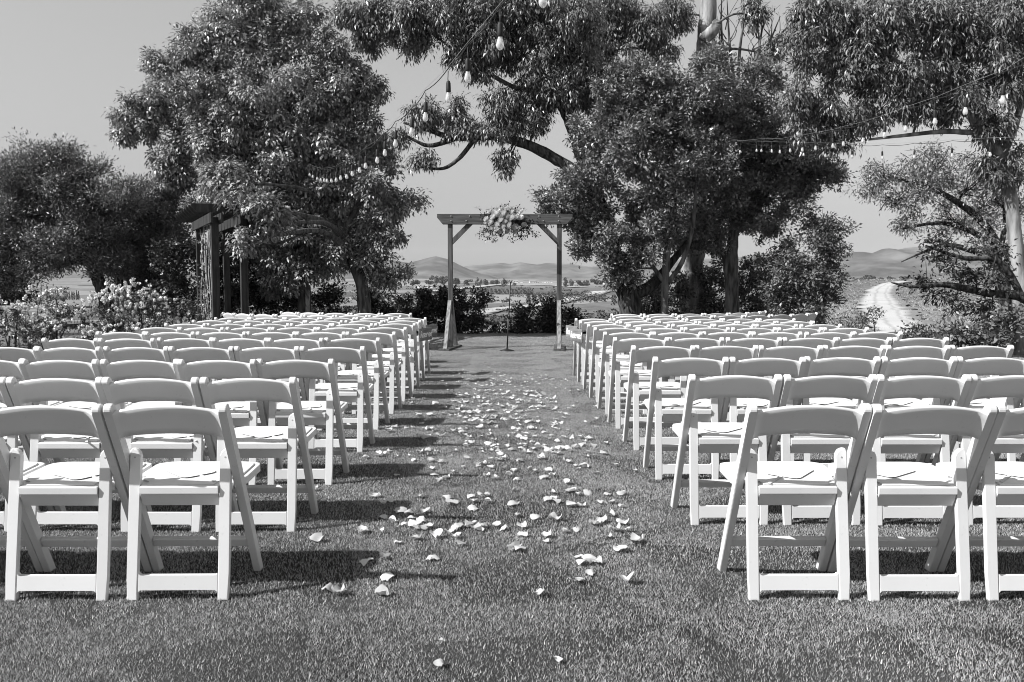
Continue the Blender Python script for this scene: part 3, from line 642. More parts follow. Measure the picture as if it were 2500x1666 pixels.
# small bushy tree left of the dirt track
bt = pix_blobs([(1985, 560, 58, 50), (1940, 630, 62, 56), (2025, 610, 46, 46), (1965, 705, 90, 56), (2022, 690, 34, 46), (1890, 700, 48, 60), (1960, 515, 30, 24), (2050, 560, 26, 18), (1940, 765, 90, 36)], 18.6, 80)
ft = foot(2005, 18.6)
tree('bushy_tree', 'small bushy tree between the chairs and the dirt track', 'tree', ft,
     [[(ft, .06)] + TP([(2008, 720, .05), (2006, 650, .045), (1998, 580, .035), (1985, 530, .015)], 18.6), TP([(2006, 740, .04), (1960, 680, .03), (1920, 620, .015)], 18.6)],
     bt, M_LEAF_MID, M_BARKPALE, leaves_per=15, ln=(.06, .10), wd=.45, droop=.1, tw_len=.35, shell=.35, limb_r=.02)

def shrub(name, label, cat, blobs, d, leafmat, dens, base_px, group=None, **kw):
    f = foot(base_px, d); bl_ = pix_blobs(blobs, d, dens, kw.pop('rd', None))
    stems = []
    for c, r, n in bl_:
        b = Vector((c.x * .75 + f.x * .25, c.y, f.z)); stems.append(smooth_path([(b, .02), (b.lerp(c, .5) + Vector((random.uniform(-.1, .1), 0, 0)), .014), (c, .006)], per=3))
    t = empty(name, f); tag(t, label, cat, group)
    me = tubes('stems', stems, 5); me.transform(Matrix.Translation(-f)); link('stems', me, M_TWIG, t)
    Q, T = blob_leaves(bl_, leafmat, **kw); Q = Q - np.array(f)
    link('foliage', np_quads('foliage', Q), leafmat, t)
    return t
KW = dict(leaves_per=15, ln=(.06, .10), wd=.55, droop=.05, tw_len=.3, shell=.3)
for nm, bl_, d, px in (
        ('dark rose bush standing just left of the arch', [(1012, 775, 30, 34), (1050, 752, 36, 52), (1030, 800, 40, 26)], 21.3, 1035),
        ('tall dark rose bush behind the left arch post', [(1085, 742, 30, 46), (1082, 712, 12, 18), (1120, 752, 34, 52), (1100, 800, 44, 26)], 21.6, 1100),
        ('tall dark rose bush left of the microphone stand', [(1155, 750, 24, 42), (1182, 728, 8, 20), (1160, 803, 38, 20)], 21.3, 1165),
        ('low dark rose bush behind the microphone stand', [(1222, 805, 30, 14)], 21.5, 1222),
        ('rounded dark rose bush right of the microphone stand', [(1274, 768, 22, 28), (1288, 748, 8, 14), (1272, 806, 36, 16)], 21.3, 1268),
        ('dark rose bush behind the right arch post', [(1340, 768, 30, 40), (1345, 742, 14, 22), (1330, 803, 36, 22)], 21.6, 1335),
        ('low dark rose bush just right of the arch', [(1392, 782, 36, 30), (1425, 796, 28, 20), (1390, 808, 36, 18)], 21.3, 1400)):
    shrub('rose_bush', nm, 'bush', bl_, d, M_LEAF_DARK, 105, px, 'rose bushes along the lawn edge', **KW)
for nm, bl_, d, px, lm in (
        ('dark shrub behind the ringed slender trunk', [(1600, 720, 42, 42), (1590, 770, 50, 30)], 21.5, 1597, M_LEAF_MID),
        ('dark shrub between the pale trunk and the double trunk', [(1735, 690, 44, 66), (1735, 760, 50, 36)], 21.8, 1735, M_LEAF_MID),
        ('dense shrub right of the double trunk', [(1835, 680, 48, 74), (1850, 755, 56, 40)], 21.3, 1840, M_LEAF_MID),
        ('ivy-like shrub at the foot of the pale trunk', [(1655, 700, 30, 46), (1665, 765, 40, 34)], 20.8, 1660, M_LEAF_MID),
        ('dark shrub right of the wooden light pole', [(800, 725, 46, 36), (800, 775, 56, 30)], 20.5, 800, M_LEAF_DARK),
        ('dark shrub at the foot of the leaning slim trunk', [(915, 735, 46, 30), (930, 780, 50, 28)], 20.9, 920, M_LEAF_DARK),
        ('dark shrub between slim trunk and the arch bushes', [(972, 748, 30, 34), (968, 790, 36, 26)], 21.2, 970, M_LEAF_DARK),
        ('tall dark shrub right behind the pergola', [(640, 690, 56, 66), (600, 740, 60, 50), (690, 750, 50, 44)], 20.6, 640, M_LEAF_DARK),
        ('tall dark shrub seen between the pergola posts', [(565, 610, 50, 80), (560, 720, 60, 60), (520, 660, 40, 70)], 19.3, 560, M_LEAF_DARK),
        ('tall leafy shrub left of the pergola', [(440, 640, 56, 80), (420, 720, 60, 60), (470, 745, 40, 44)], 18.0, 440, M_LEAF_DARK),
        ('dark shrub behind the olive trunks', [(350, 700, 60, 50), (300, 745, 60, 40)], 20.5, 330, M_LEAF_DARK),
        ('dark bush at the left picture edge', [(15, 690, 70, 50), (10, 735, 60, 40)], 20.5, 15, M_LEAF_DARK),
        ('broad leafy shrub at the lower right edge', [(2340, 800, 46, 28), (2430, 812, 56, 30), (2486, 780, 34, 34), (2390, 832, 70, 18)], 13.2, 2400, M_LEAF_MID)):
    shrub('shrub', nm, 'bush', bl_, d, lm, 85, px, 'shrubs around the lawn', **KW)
KW2 = dict(leaves_per=12, ln=(.04, .07), wd=.5, droop=.0, tw_len=.2, shell=.3, rd=.3)
for nm, bl_, d, px in (('sparse sunlit shrub beside the foot of the dirt track', [(2072, 795, 34, 16), (2110, 786, 26, 14), (2130, 772, 14, 10)], 15.2, 2085),
                       ('leafy shrub below the pale track, nearer the chairs', [(2235, 816, 34, 20), (2262, 800, 20, 16), (2210, 826, 26, 12)], 13.5, 2235)):
    shrub('shrub', nm, 'bush', bl_, d, M_LEAF_MID, 90, px, 'shrubs around the lawn', **dict(KW2))

# ------------------------------------------------------------------ folding chairs
U = Vector((0, -.44, .775)).normalized(); NN = Vector((0, U.z, -U.y))    # along the post, and its front normal
def post_mesh():
    hw = .0215
    def at(s, o): return (U.y * s + NN.y * o, U.z * s + NN.z * o)
    L_ = math.hypot(.44, .775)
    s_f, s_b = -NN.z * hw / U.z, NN.z * hw / U.z
    pts = [at(s_b, -hw), at(s_f, hw), at(L_ * .5, hw * .97), at(L_ - .035, hw)]
    for k in range(1, 10):
        a = math.pi * k / 10; pts.append(at(L_ - .024 + .024 * math.sin(a), .024 * math.cos(a)))
    pts += [at(L_ - .035, -hw)]
    return prism('post', pts, 'x', -.016, .016, .005, 2)
def rear_leg_mesh(sx):
    xi, xo, h, r = .155, .197, .582, .03
    pts = [(xi, 0), (xo - .002, 0), (xo, .1), (xo, h - .01), (xo - .006, h)]
    for k in range(0, 7):
        a = math.pi / 2 * k / 6; pts.append((xi + r - r * math.sin(a), h - r + r * math.cos(a)))
    me = prism('rear_leg', [(x * sx, z) for x, z in pts], 'y', -.0125, .0125, .004, 2)
    for v in me.vertices: v.co.y += -.36 + .075 * v.co.z / .575
    return me
def rear_bar_mesh():
    z0, z1, x, r = .042, .092, .1555, .014
    pts = []
    def arc(cx, cz, a0, a1):
        for k in range(5):
            a = a0 + (a1 - a0) * k / 4; pts.append((cx + r * math.cos(a), cz + r * math.sin(a)))
    arc(x - r, z1 + r, R(-90), R(0)); arc(x - r, z0 - r, R(0), R(90)); arc(-x + r, z0 - r, R(90), R(180)); arc(-x + r, z1 + r, R(180), R(270))
    me = prism('rear_bar', pts, 'y', -.0105, .0105, .003, 1)
    for v in me.vertices: v.co.y += -.36 + .075 * v.co.z / .575
    return me
def backrest_mesh():
    nu, prof = 28, []
    V, F = [], []
    def ring(u):
        au = abs(u); zt, zb = .748 + .026 * (1 - u * u), .645 + .017 * (1 - u * u)
        fl = max(0, (au - .78) / .22) ** 2.2
        back = -.007 - .0145 * fl; front = .009 + .004 * fl; bow = -.004 * (1 - u * u)
        pts = []
        for s, o in ((.0, back), (.25, back), (.5, back), (.75, back), (.955, back), (.985, back + .003), (1, (back + front) / 2), (.985, front - .003), (.955, front), (.5, front), (.045, front), (0, (back + front) / 2 + .002)):
            z = zb + (zt - zb) * s; c = Vector((u * .1985, 0, 0)) + U * (z / U.z) + NN * (o + bow); pts.append(c)
        return pts
    m = 12
    for i in range(nu + 1):
        u = -1 + 2 * i / nu; u = math.copysign(abs(u) ** .8, u); V += ring(u)
    for i in range(nu):
        for k in range(m): F.append((i * m + k, i * m + (k + 1) % m, (i + 1) * m + (k + 1) % m, (i + 1) * m + k))
    me = mesh('backrest', V, F, True); return me
SEAT = [(.152, -.328), (.152, -.288), (.192, -.262), (.194, -.212), (.218, -.190), (.224, -.165), (.224, .02), (.216, .048), (.195, .064), (.15, .069)]
def seat_z(y): return .440 + (y + .325) * .017 / .39
def seat_mesh(inset, z0, z1, bev, name):
    half = [(x - inset, y + (inset if y < -.2 else (-inset if y > .0 else 0))) for x, y in SEAT]
    out = half + [(-x, y) for x, y in reversed(half)]
    me = prism(name, out, 'z', z0, z1, bev, 3)
    for v in me.vertices: v.co.z += seat_z(v.co.y) - .44
    return me
def make_chair():
    t = empty('folding_chair')
    me = post_mesh()
    for s in (-1, 1): link('post', me, M_RESIN, t, (s * .214, 0, 0))
    for s in (-1, 1):
        lg = link('rear_leg', rear_leg_mesh(s), M_RESIN, t)
        sc = bpy.data.meshes.new('screw'); bm = bmesh.new(); bmesh.ops.create_cone(bm, cap_ends=True, segments=8, radius1=.0035, radius2=.0035, depth=.003); bm.to_mesh(sc); bm.free()
        link('screw', sc, M_SCREW, lg, (s * .176, -.3005, .548), (R(83), 0, 0))
    link('rear_bar', rear_bar_mesh(), M_RESIN, t)
    z = .150; c = U * (z / U.z)
    link('front_stretcher', box('front_stretcher', (0, c.y, z), (.396, .022, .042), .004, Matrix.Rotation(R(29.6), 3, 'X')), M_RESIN, t)
    link('backrest', backrest_mesh(), M_RESIN, t)
    seat = link('seat', seat_mesh(0, .406, .438, .005, 'seat'), M_RESIN, t)
    link('seat_pad', seat_mesh(.020, .437, .4445, .004, 'seat_pad'), M_PAD, seat)
    link('apron', box('apron', (0, -.306, .384), (.303, .012, .056), .002, Matrix.Rotation(R(27), 3, 'X')), M_RESIN, t)
    return t
def make_fan():
    t = empty('program_fan')
    w, h, r = .145, .195, .03
    pts = []
    for cx, cy, a0 in ((w / 2 - r, h / 2 - r, 0), (-w / 2 + r, h / 2 - r, 90), (-w / 2 + r, -h / 2 + r, 180), (w / 2 - r, -h / 2 + r, 270)):
        for k in range(5):
            a = R(a0 + 22.5 * k); pts.append((cx + r * math.cos(a), cy + r * math.sin(a)))
    card = link('card', prism('card', pts, 'z', .0042, .0052), M_CARD, t)
    link('stick', box('stick', (0, -h * .62, .0021), (.012, .20, .004), .001), M_STICK, t)
    V, F = [], []
    rnd = random.Random(3)
    for k in range(13):
        y = h / 2 - .035 - k * .0105; L_ = rnd.uniform(.018, .05) if k else .012
        if k in (3, 8): L_ = .026
        b = len(V); hh = .0008 if k not in (0, 3) else .0014
        V += [(-L_, y - hh, .0056), (L_, y - hh, .0056), (L_, y + hh, .0056), (-L_, y + hh, .0056)]; F.append((b, b + 1, b + 2, b + 3))
    link('print', mesh('print', V, F), M_INK, t)
    return t
chair0, fan0 = make_chair(), make_fan()
used = {'c': False, 'f': False}
def place(proto, key, mw, label, cat, group):
    if used[key]: o = copy_tree(proto)
    else: o = proto; used[key] = True
    o.location = mw.to_translation(); o.rotation_euler = mw.to_euler()
    tag(o, label, cat, group); return o
def put_chair(x, y, rz, label, fan_label=None, side=1):
    m = Matrix.Translation((x, y, 0)) @ Matrix.Rotation(rz, 4, 'Z')
    place(chair0, 'c', m, label, 'chair', 'white folding chairs facing the arch')
    if fan_label:
        fy = -.135 + random.uniform(-.02, .02); fx = random.uniform(-.035, .035)
        a = (R(-52) if side > 0 else R(38)) + random.uniform(-.35, .35)
        f = m @ Matrix.Translation((fx, fy, seat_z(fy) + .0048)) @ Matrix.Rotation(math.atan(.017 / .39), 4, 'X') @ Matrix.Rotation(a, 4, 'Z')
        place(fan0, 'f', f, fan_label, 'program', 'printed programs on the seats')
dR = [3.72, 4.78, 5.83, 6.82, 7.74, 8.58, 9.38, 10.13, 10.87, 11.61]; XR = [.90, .89, .89, .875, .86, .85, .84, .835, .825, .82]
dL = [3.73, 4.66, 5.67, 6.70, 7.68, 8.58, 9.43, 10.26, 11.09, 11.93]; XL = [-1.09, -1.055, -1.075, -1.07, -1.09, -1.09, -1.085, -1.10, -1.115, -1.12]
for side, D_, X_, nc in ((1, dR, XR, [6] * 10), (-1, dL, XL, [6] * 10)):
    wd_ = 'right' if side > 0 else 'left'
    for i in range(10):
        pit = .4625 if i < 8 else .4615
        x = X_[i] + side * .214
        for k in range(nc[i]):
            lab = f'white folding chair, {ORD[k + 1]} from aisle, {ORD[i + 1]} row from camera, {wd_} of the aisle'
            fl_ = f'white printed program fan on seat {ORD[k + 1]} from aisle, {ORD[i + 1]} row, {wd_} block' if i < 6 else None
            put_chair(x, D_[i] + random.gauss(0, .006 if i < 2 else .016), random.gauss(0, .005 if i < 2 else .014), lab, fl_, side)
            x += side * (pit + random.uniform(0, .004))
for side, K, th, nm in ((1, (1.39, 12.10), (0, 3, 8, 15, 25, 35, 45, 56), 'outer'), (1, (1.453, 12.85), (0, 6, 15, 28, 40, 52, 64), 'inner'),
                        (-1, (-1.56, 12.33), (0, 4, 12, 20, 32, 42, 52), 'outer'), (-1, (-1.51, 13.15), (1, 10, 14, 29, 44), 'inner')):
    p = Vector((K[0], K[1], 0)); wd_ = 'right' if side > 0 else 'left'
    for k, a in enumerate(th):
        a = R(a); w = Vector((side * math.cos(a), math.sin(a), 0)); rz = side * a
        c = p + w * .214; f = c + Vector((-math.sin(rz), math.cos(rz), 0)) * .44
        put_chair(f.x, f.y, rz, f'white folding chair, {ORD[k + 1]} from aisle in the {nm} curved front row, {wd_} of aisle')
        p = p + w * .474

# ------------------------------------------------------------------ reserved signs on the aisle chairs
def text_mesh(body, size, shear=.28):
    cu = bpy.data.curves.new('lettering', 'FONT'); cu.body = body; cu.size = size; cu.shear = shear; cu.extrude = .0012; cu.align_x = 'CENTER'; cu.align_y = 'CENTER'; cu.resolution_u = 3
    cu.space_character = .92; cu.offset = .0008
    o = bpy.data.objects.new('lettering', cu); COL.objects.link(o); bpy.context.view_layer.update()
    me = bpy.data.meshes.new_from_object(o.evaluated_get(bpy.context.evaluated_depsgraph_get())); me.name = 'lettering'
    COL.objects.unlink(o); bpy.data.objects.remove(o)
    me.transform(Matrix.Rotation(R(90), 4, 'X')); return me
LETTER = text_mesh('Reserved', .115)
def sign(side, row, label):
    D_, X_ = (dR, XR) if side > 0 else (dL, XL)
    c = Vector((X_[row] - side * .055, D_[row] - .30, .60))
    rz = side * R(-90 + 15) if side > 0 else R(90 - 15)
    t = empty('reserved_sign', c, rz); tag(t, label, 'sign', 'reserved signs on the aisle chairs')
    link('board', box('board', (0, 0, 0), (.44, .012, .155), .002), M_SIGN, t)
    link('lettering', LETTER, M_PAINT, t, (0, -.0075, -.002))
    inv = (Matrix.Translation(c) @ Matrix.Rotation(rz, 4, 'Z')).inverted()
    knob = inv @ Vector((X_[row], D_[row] - .425, .73))
    for sx in (-.17, .17): link('string', tubes('string', [([(sx, 0, .07), knob], [.0018, .0018])], 5), M_ROPE, t)
sign(1, 8, 'wooden Reserved sign hanging on the ninth-row aisle chair, right of aisle')
sign(1, 9, 'wooden Reserved sign hanging on the tenth-row aisle chair, right of aisle')
sign(-1, 8, 'wooden Reserved sign hanging on the ninth-row aisle chair, left of aisle')
sign(-1, 9, 'wooden Reserved sign hanging on the tenth-row aisle chair, left of aisle')

# ------------------------------------------------------------------ wedding arch
AY, AXL, AXR = 16.4, -1.14, .875
arch = empty('wedding_arch', ((AXL + AXR) / 2, AY, 0)); tag(arch, 'square timber wedding arch with knee braces at the end of the aisle', 'arch')
xl, xr = AXL - arch.location.x, AXR - arch.location.x
for sx, xx in ((-1, xl), (1, xr)):
    link('post', box('post', (xx, 0, 1.17), (.088, .088, 2.26), .004), M_WOODARCH, arch)
    fr_ = dict(loc=(xx, 0, 0), rot=(0, 0, R(-8) if sx < 0 else R(-3)))
    link('base_board', box('base_board', (0, 0, .02), (.20, 1.2, .036), .003), M_WOODARCH, arch, **fr_)
    for sy in (-1, 1):                                                    # slanting foot braces
        pts = [(sy * .048, .90), (sy * .048, .76), (sy * .40, .04), (sy * .50, .04), (sy * .085, .90)]
        link('foot_brace', prism('foot_brace', pts, 'x', -.034, .034, .003, 1), M_WOODPALE, arch, **fr_)
    k = [(xx - sx * .045, 1.93), (xx - sx * .045, 2.05), (xx - sx * .30, 2.305), (xx - sx * .42, 2.305)]
    link('knee_brace', prism('knee_brace', k, 'y', -.04, .04, .003, 1), M_WOODARCH, arch)
bx0, bx1 = -1.245, 1.245
link('beam', prism('beam', [(bx0, 2.485), (bx0, 2.42), (bx0 + .10, 2.30), (bx1 - .10, 2.30), (bx1, 2.42), (bx1, 2.485)], 'y', -.075, -.0415, .003, 1), M_WOODBEAM, arch)
link('beam', prism('beam', [(bx0, 2.485), (bx0, 2.42), (bx0 + .10, 2.30), (bx1 - .10, 2.30), (bx1, 2.42), (bx1, 2.485)], 'y', .0415, .075, .003, 1), M_WOODBEAM, arch)
bolt = bpy.data.meshes.new('bolt'); bm = bmesh.new(); bmesh.ops.create_cone(bm, cap_ends=True, segments=8, radius1=.013, radius2=.010, depth=.012); bm.to_mesh(bolt); bm.free()
for xx, zz in ((xl + .02, 2.445), (xl + .02, 2.36), (xl + .36, 2.445), (xl + .30, 2.36), (xr - .02, 2.445), (xr - .02, 2.36), (xr - .38, 2.445), (xr - .30, 2.36)):
    link('bolt', bolt, M_SCREW, arch, (xx, -.081, zz), (R(90), 0, 0))

# flowers fixed on the beam
def rose_mesh(seed):
    rnd = random.Random(seed); V, F = [], []
    for ring, (n, r0, r1, h, op) in enumerate(((3, .10, .30, .62, .1), (5, .2, .62, .60, .45), (6, .3, .85, .46, .8), (8, .35, 1.0, .26, 1.15))):
        for k in range(n):
            a0 = 2 * math.pi * (k + .5 * ring + rnd.uniform(-.15, .15)) / n; wd = 2 * math.pi / n * .72
            b = len(V)
            for j in range(4):
                s = j / 3; rr = r0 + (r1 - r0) * math.sin(s * math.pi / 2) ** (1 if op < 1 else .8); zz = -.25 + (h + .25) * (s ** (1 + op * .5)); zz -= .12 * op * max(0, s - .7)
                for i in range(4):
                    u = i / 3 * 2 - 1; w = wd * (1 - .35 * u * u * 0) * (.6 + .4 * math.sin(s * math.pi * .75)); aa = a0 + u * w
                    rj = rr * (1 - .12 * abs(u) * s) + rnd.uniform(-.02, .02)
                    V.append((rj * math.cos(aa), rj * math.sin(aa), zz - .10 * u * u * s + rnd.uniform(-.015, .015)))
            for j in range(3):
                for i in range(3): F.append((b + j * 4 + i, b + j * 4 + i + 1, b + j * 4 + i + 5, b + j * 4 + i + 4))
    return mesh('rose', V, F, True)
ROSES = [rose_mesh(k) for k in range(4)]
fc = P(1235, 543, AY - .16); fl0 = empty('flower_arrangement', fc); tag(fl0, 'spray of white roses and greenery fixed to the arch beam', 'flowers')
rp = [(980, 148, 1.3), (1038, 150, 1.25), (1066, 108, .9), (1070, 178, .9), (1118, 192, 1.15), (1152, 190, 1.05), (1196, 195, 1.0), (985, 256, 1.0), (1040, 270, 1.0), (1092, 258, 1.1), (1146, 282, 1.05), (925, 232, .9), (946, 186, .85), (884, 204, .75), (1018, 214, .95), (1058, 228, .8), (915, 134, .65), (1202, 132, .7), (1230, 258, .75), (1150, 322, .75), (1014, 322, .7), (932, 290, .8), (1080, 318, .75), (1010, 170, .85), (1120, 140, .7), (880, 240, .6)]
for i, (x, y, s) in enumerate(rp):
    px, py = 950 + x / 3.733, 480 + y / 3.733
    r2 = ((x - 1050) / 260) ** 2 + ((y - 210) / 150) ** 2
    q = P(px, py, AY - .20 - .16 * max(0, 1 - r2)) - fc
    o = link('rose', ROSES[i % 4], M_BLOOM, fl0, q); o.scale = (s * .078,) * 3
    o.rotation_euler = (R(56) + random.uniform(-.35, .3), 0, R(-42) + random.uniform(-.45, .45))
gb = [(Vector((0, .12, 0)), (.36, .06, .17), 50), (Vector((-.30, .05, .03)), (.20, .08, .12), 46), (Vector((.34, .05, -.03)), (.20, .08, .13), 46), (Vector((.12, .02, .17)), (.22, .07, .10), 36), (Vector((-.05, .02, -.19)), (.30, .07, .08), 40), (Vector((.47, 0, -.16)), (.10, .05, .07), 14), (Vector((-.40, 0, -.17)), (.10, .05, .06), 12), (Vector((.0, .02, .22)), (.05, .04, .09), 8), (Vector((.24, 0, -.24)), (.05, .04, .06), 6)]
Q, T = blob_leaves(gb, None, leaves_per=9, ln=(.03, .05), wd=.55, droop=.15, tw_len=.16, shell=.2)
link('greenery', np_quads('greenery', Q), M_LEAF_DARK, fl0)
link('stems', tubes('stems', twig_specs(T, .002), 3), M_TWIG, fl0)

# ------------------------------------------------------------------ microphone stand
def lathe(name, prof, n=24):
    V, F = [], []
    for r, z in prof:
        for k in range(n): V.append((r * math.cos(2 * math.pi * k / n), r * math.sin(2 * math.pi * k / n), z))
    for i in range(len(prof) - 1):
        for k in range(n): F.append((i * n + k, i * n + (k + 1) % n, (i + 1) * n + (k + 1) % n, (i + 1) * n + k))
    F.append(tuple(range(n))[::-1]); F.append(tuple((len(prof) - 1) * n + k for k in range(n)))
    return mesh(name, V, F, True)
mp_ = ground(1238, 858); mic = empty('microphone_stand', mp_); tag(mic, 'slim black microphone stand with round base under the arch', 'microphone stand')
link('base', lathe('base', [(.125, 0), (.128, .008), (.122, .02), (.07, .034), (.028, .042), (.024, .05), (.012, .055)]), M_BLACK, mic)
link('pole', tubes('pole', [([(0, 0, .05), (.03, 0, .62)], [.013, .013]), ([(.03, 0, .60), (.062, 0, 1.22)], [.010, .010])], 10), M_BLACK, mic)
link('clutch', tubes('clutch', [([(.0285, 0, .58), (.0325, 0, .66)], [.017, .016])], 10), M_BLACK, mic)
link('clip', prism('clip', [(.055, 1.21), (.075, 1.21), (.098, 1.265), (.085, 1.27), (.066, 1.235), (.048, 1.27), (.036, 1.265)], 'y', -.014, .014), M_BLACK, mic)

# ------------------------------------------------------------------ pergola with rope trellis, light pole
pg = empty('pergola', (-5.6, 16.4, 0)); tag(pg, 'dark timber pergola with slatted top and hanging ropes behind left chairs', 'pergola')
O = pg.location
q2 = Vector(((528 - CX) / FPX * 15.4, 15.4, 0)); q1 = Vector(((491 - CX) / FPX * 17.4, 17.4, 0)); q4 = Vector(((598 - CX) / FPX * 15.75, 15.75, 0)); q3 = q1 + (q4 - q2) + Vector((-.02, .1, 0))
uu = (q1 - q2); ang = math.atan2(uu.y, uu.x); ux = uu.normalized(); vx = Vector((ux.y, -ux.x, 0))
rot = Matrix.Rotation(ang, 3, 'Z')
HB = 2.36
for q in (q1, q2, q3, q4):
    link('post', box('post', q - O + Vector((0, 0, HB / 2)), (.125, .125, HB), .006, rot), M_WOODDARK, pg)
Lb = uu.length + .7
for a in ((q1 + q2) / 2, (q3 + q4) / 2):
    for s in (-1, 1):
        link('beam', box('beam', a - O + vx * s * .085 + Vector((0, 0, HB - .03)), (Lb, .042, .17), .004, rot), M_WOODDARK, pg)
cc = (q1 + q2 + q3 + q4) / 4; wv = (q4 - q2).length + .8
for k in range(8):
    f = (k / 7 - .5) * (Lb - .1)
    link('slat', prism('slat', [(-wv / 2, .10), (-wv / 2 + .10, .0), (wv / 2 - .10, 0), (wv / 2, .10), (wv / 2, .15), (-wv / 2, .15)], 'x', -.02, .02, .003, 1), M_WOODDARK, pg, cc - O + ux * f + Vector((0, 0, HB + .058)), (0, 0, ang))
vine = []
for k in range(7):
    a = q1.lerp(q2, .12 + .76 * k / 6); z0 = random.uniform(-.02, .02)
    path = [a - O + Vector((random.uniform(-.02, .02), random.uniform(-.02, .02), z)) for z in np.linspace(0.0, HB - .1, 9)]
    link('rope', tubes('rope', [(path, [.011] * 9)], 6), M_ROPE, pg)
    if 1 <= k <= 4:
        for z in np.arange(.3, HB - .2, .09):
            if random.random() < .75: vine.append((a - O + Vector((0, 0, z)), (.07, .07, .06), 2))
Q, T = blob_leaves(vine, None, leaves_per=5, ln=(.04, .07), wd=.6, droop=.3, tw_len=.12)
link('climbing_vine', np_quads('climbing_vine', Q), M_LEAF_MID, pg)
pp = Vector(((753 - CX) / FPX * 19.2, 19.2, 0)); pole = empty('light_pole', pp); tag(pole, 'plain wooden pole carrying the left light string', 'pole')
link('shaft', box('shaft', (0, 0, 1.6), (.10, .10, 3.2), .004), M_WOODDARK, pole)
link('bracket', box('bracket', (0, -.06, 3.1), (.05, .03, .12), .003), M_SCREW, pole)

# ------------------------------------------------------------------ rose bed and picnic table at left
def flower_bush(label, blobs, d, base_px, n_bl, seed):
    t = shrub('rose_bush', label, 'bush', blobs, d, M_LEAF_MID, 40, base_px, 'flowering rose bushes beside the left chairs', leaves_per=14, ln=(.04, .075), wd=.5, droop=.1, tw_len=.28, shell=.2)
    f = Vector(t.location); V = []; rnd = np.random.default_rng(seed)
    stems = []
    for b in blobs:
        c = P(b[0], b[1], d); a, h = b[2] * M_(d), b[3] * M_(d)
        for k in range(int(n_bl * b[2] * b[3] / 2400)):
            th = rnd.uniform(0, 6.283); ph = rnd.uniform(-.1, 1.3)
            q = np.array(c) + np.array([math.cos(th) * math.cos(ph) * a * 1.02, -abs(math.sin(th)) * math.cos(ph) * a * .8, math.sin(ph) * h * 1.18]) + rnd.normal(size=3) * .03
            m = 9; u = rnd.normal(size=(m, 3)); u /= np.linalg.norm(u, axis=1, keepdims=True); s = rnd.uniform(.018, .036)
            V.append(leaf_quads(q + u * s * .7 - np.array(f), rnd.normal(size=(m, 3)), u, np.full(m, s * 1.6), np.full(m, s * 1.4), .3))
            if k % 3 == 0: stems.append(([q - np.array(f) - np.array([rnd.normal() * .05, 0, .3]), q - np.array(f)], [.004, .003]))
    link('blossoms', np_quads('blossoms', np.concatenate(V)), M_BLOOM, t)
    link('flower_stems', tubes('flower_stems', stems, 3), M_TWIG, t)
flower_bush('white-flowering rose bush below the olive trunks, fullest of the bed', [(300, 750, 66, 46), (340, 730, 46, 38), (250, 765, 56, 40), (380, 775, 50, 46), (300, 815, 90, 40)], 14.6, 310, 48, 3)
flower_bush('tall white-flowering rose bush in front of the picnic table', [(105, 728, 42, 26), (140, 740, 30, 30), (75, 790, 60, 40), (160, 800, 60, 44), (110, 830, 80, 30)], 13.6, 110, 44, 5)
flower_bush('white-flowering rose bush at the left picture edge', [(12, 752, 26, 22), (45, 762, 20, 18), (10, 815, 60, 36), (-30, 770, 40, 40)], 13.0, 10, 30, 9)
flower_bush('sparse flowering bush between rose bed and pergola', [(430, 790, 46, 46), (405, 765, 30, 30), (470, 800, 40, 36)], 15.2, 435, 5, 12)
tb = Vector(((95 - CX) / FPX * 17.2, 17.2, 0)); pt = empty('picnic_table', tb, R(-6)); tag(pt, 'weathered picnic table behind the rose bushes at far left', 'table')
for k in range(4): link('plank', box('plank', (0, -.30 + k * .2, .75), (1.9, .185, .04), .004), M_WOODPALE, pt)
for sy in (-1, 1):
    link('bench', box('bench', (0, sy * .75, .44), (1.9, .26, .04), .004), M_WOODPALE, pt)
for sx in (-.7, .7):
    link('crossbar', box('crossbar', (sx, 0, .38), (.045, 1.6, .09), .003), M_WOODARCH, pt)
    for sy in (-1, 1): link('leg', prism('leg', [(sy * .28, .73), (sy * .38, .73), (sy * .72, 0), (sy * .62, 0)], 'x', sx - .08, sx - .035), M_WOODARCH, pt)

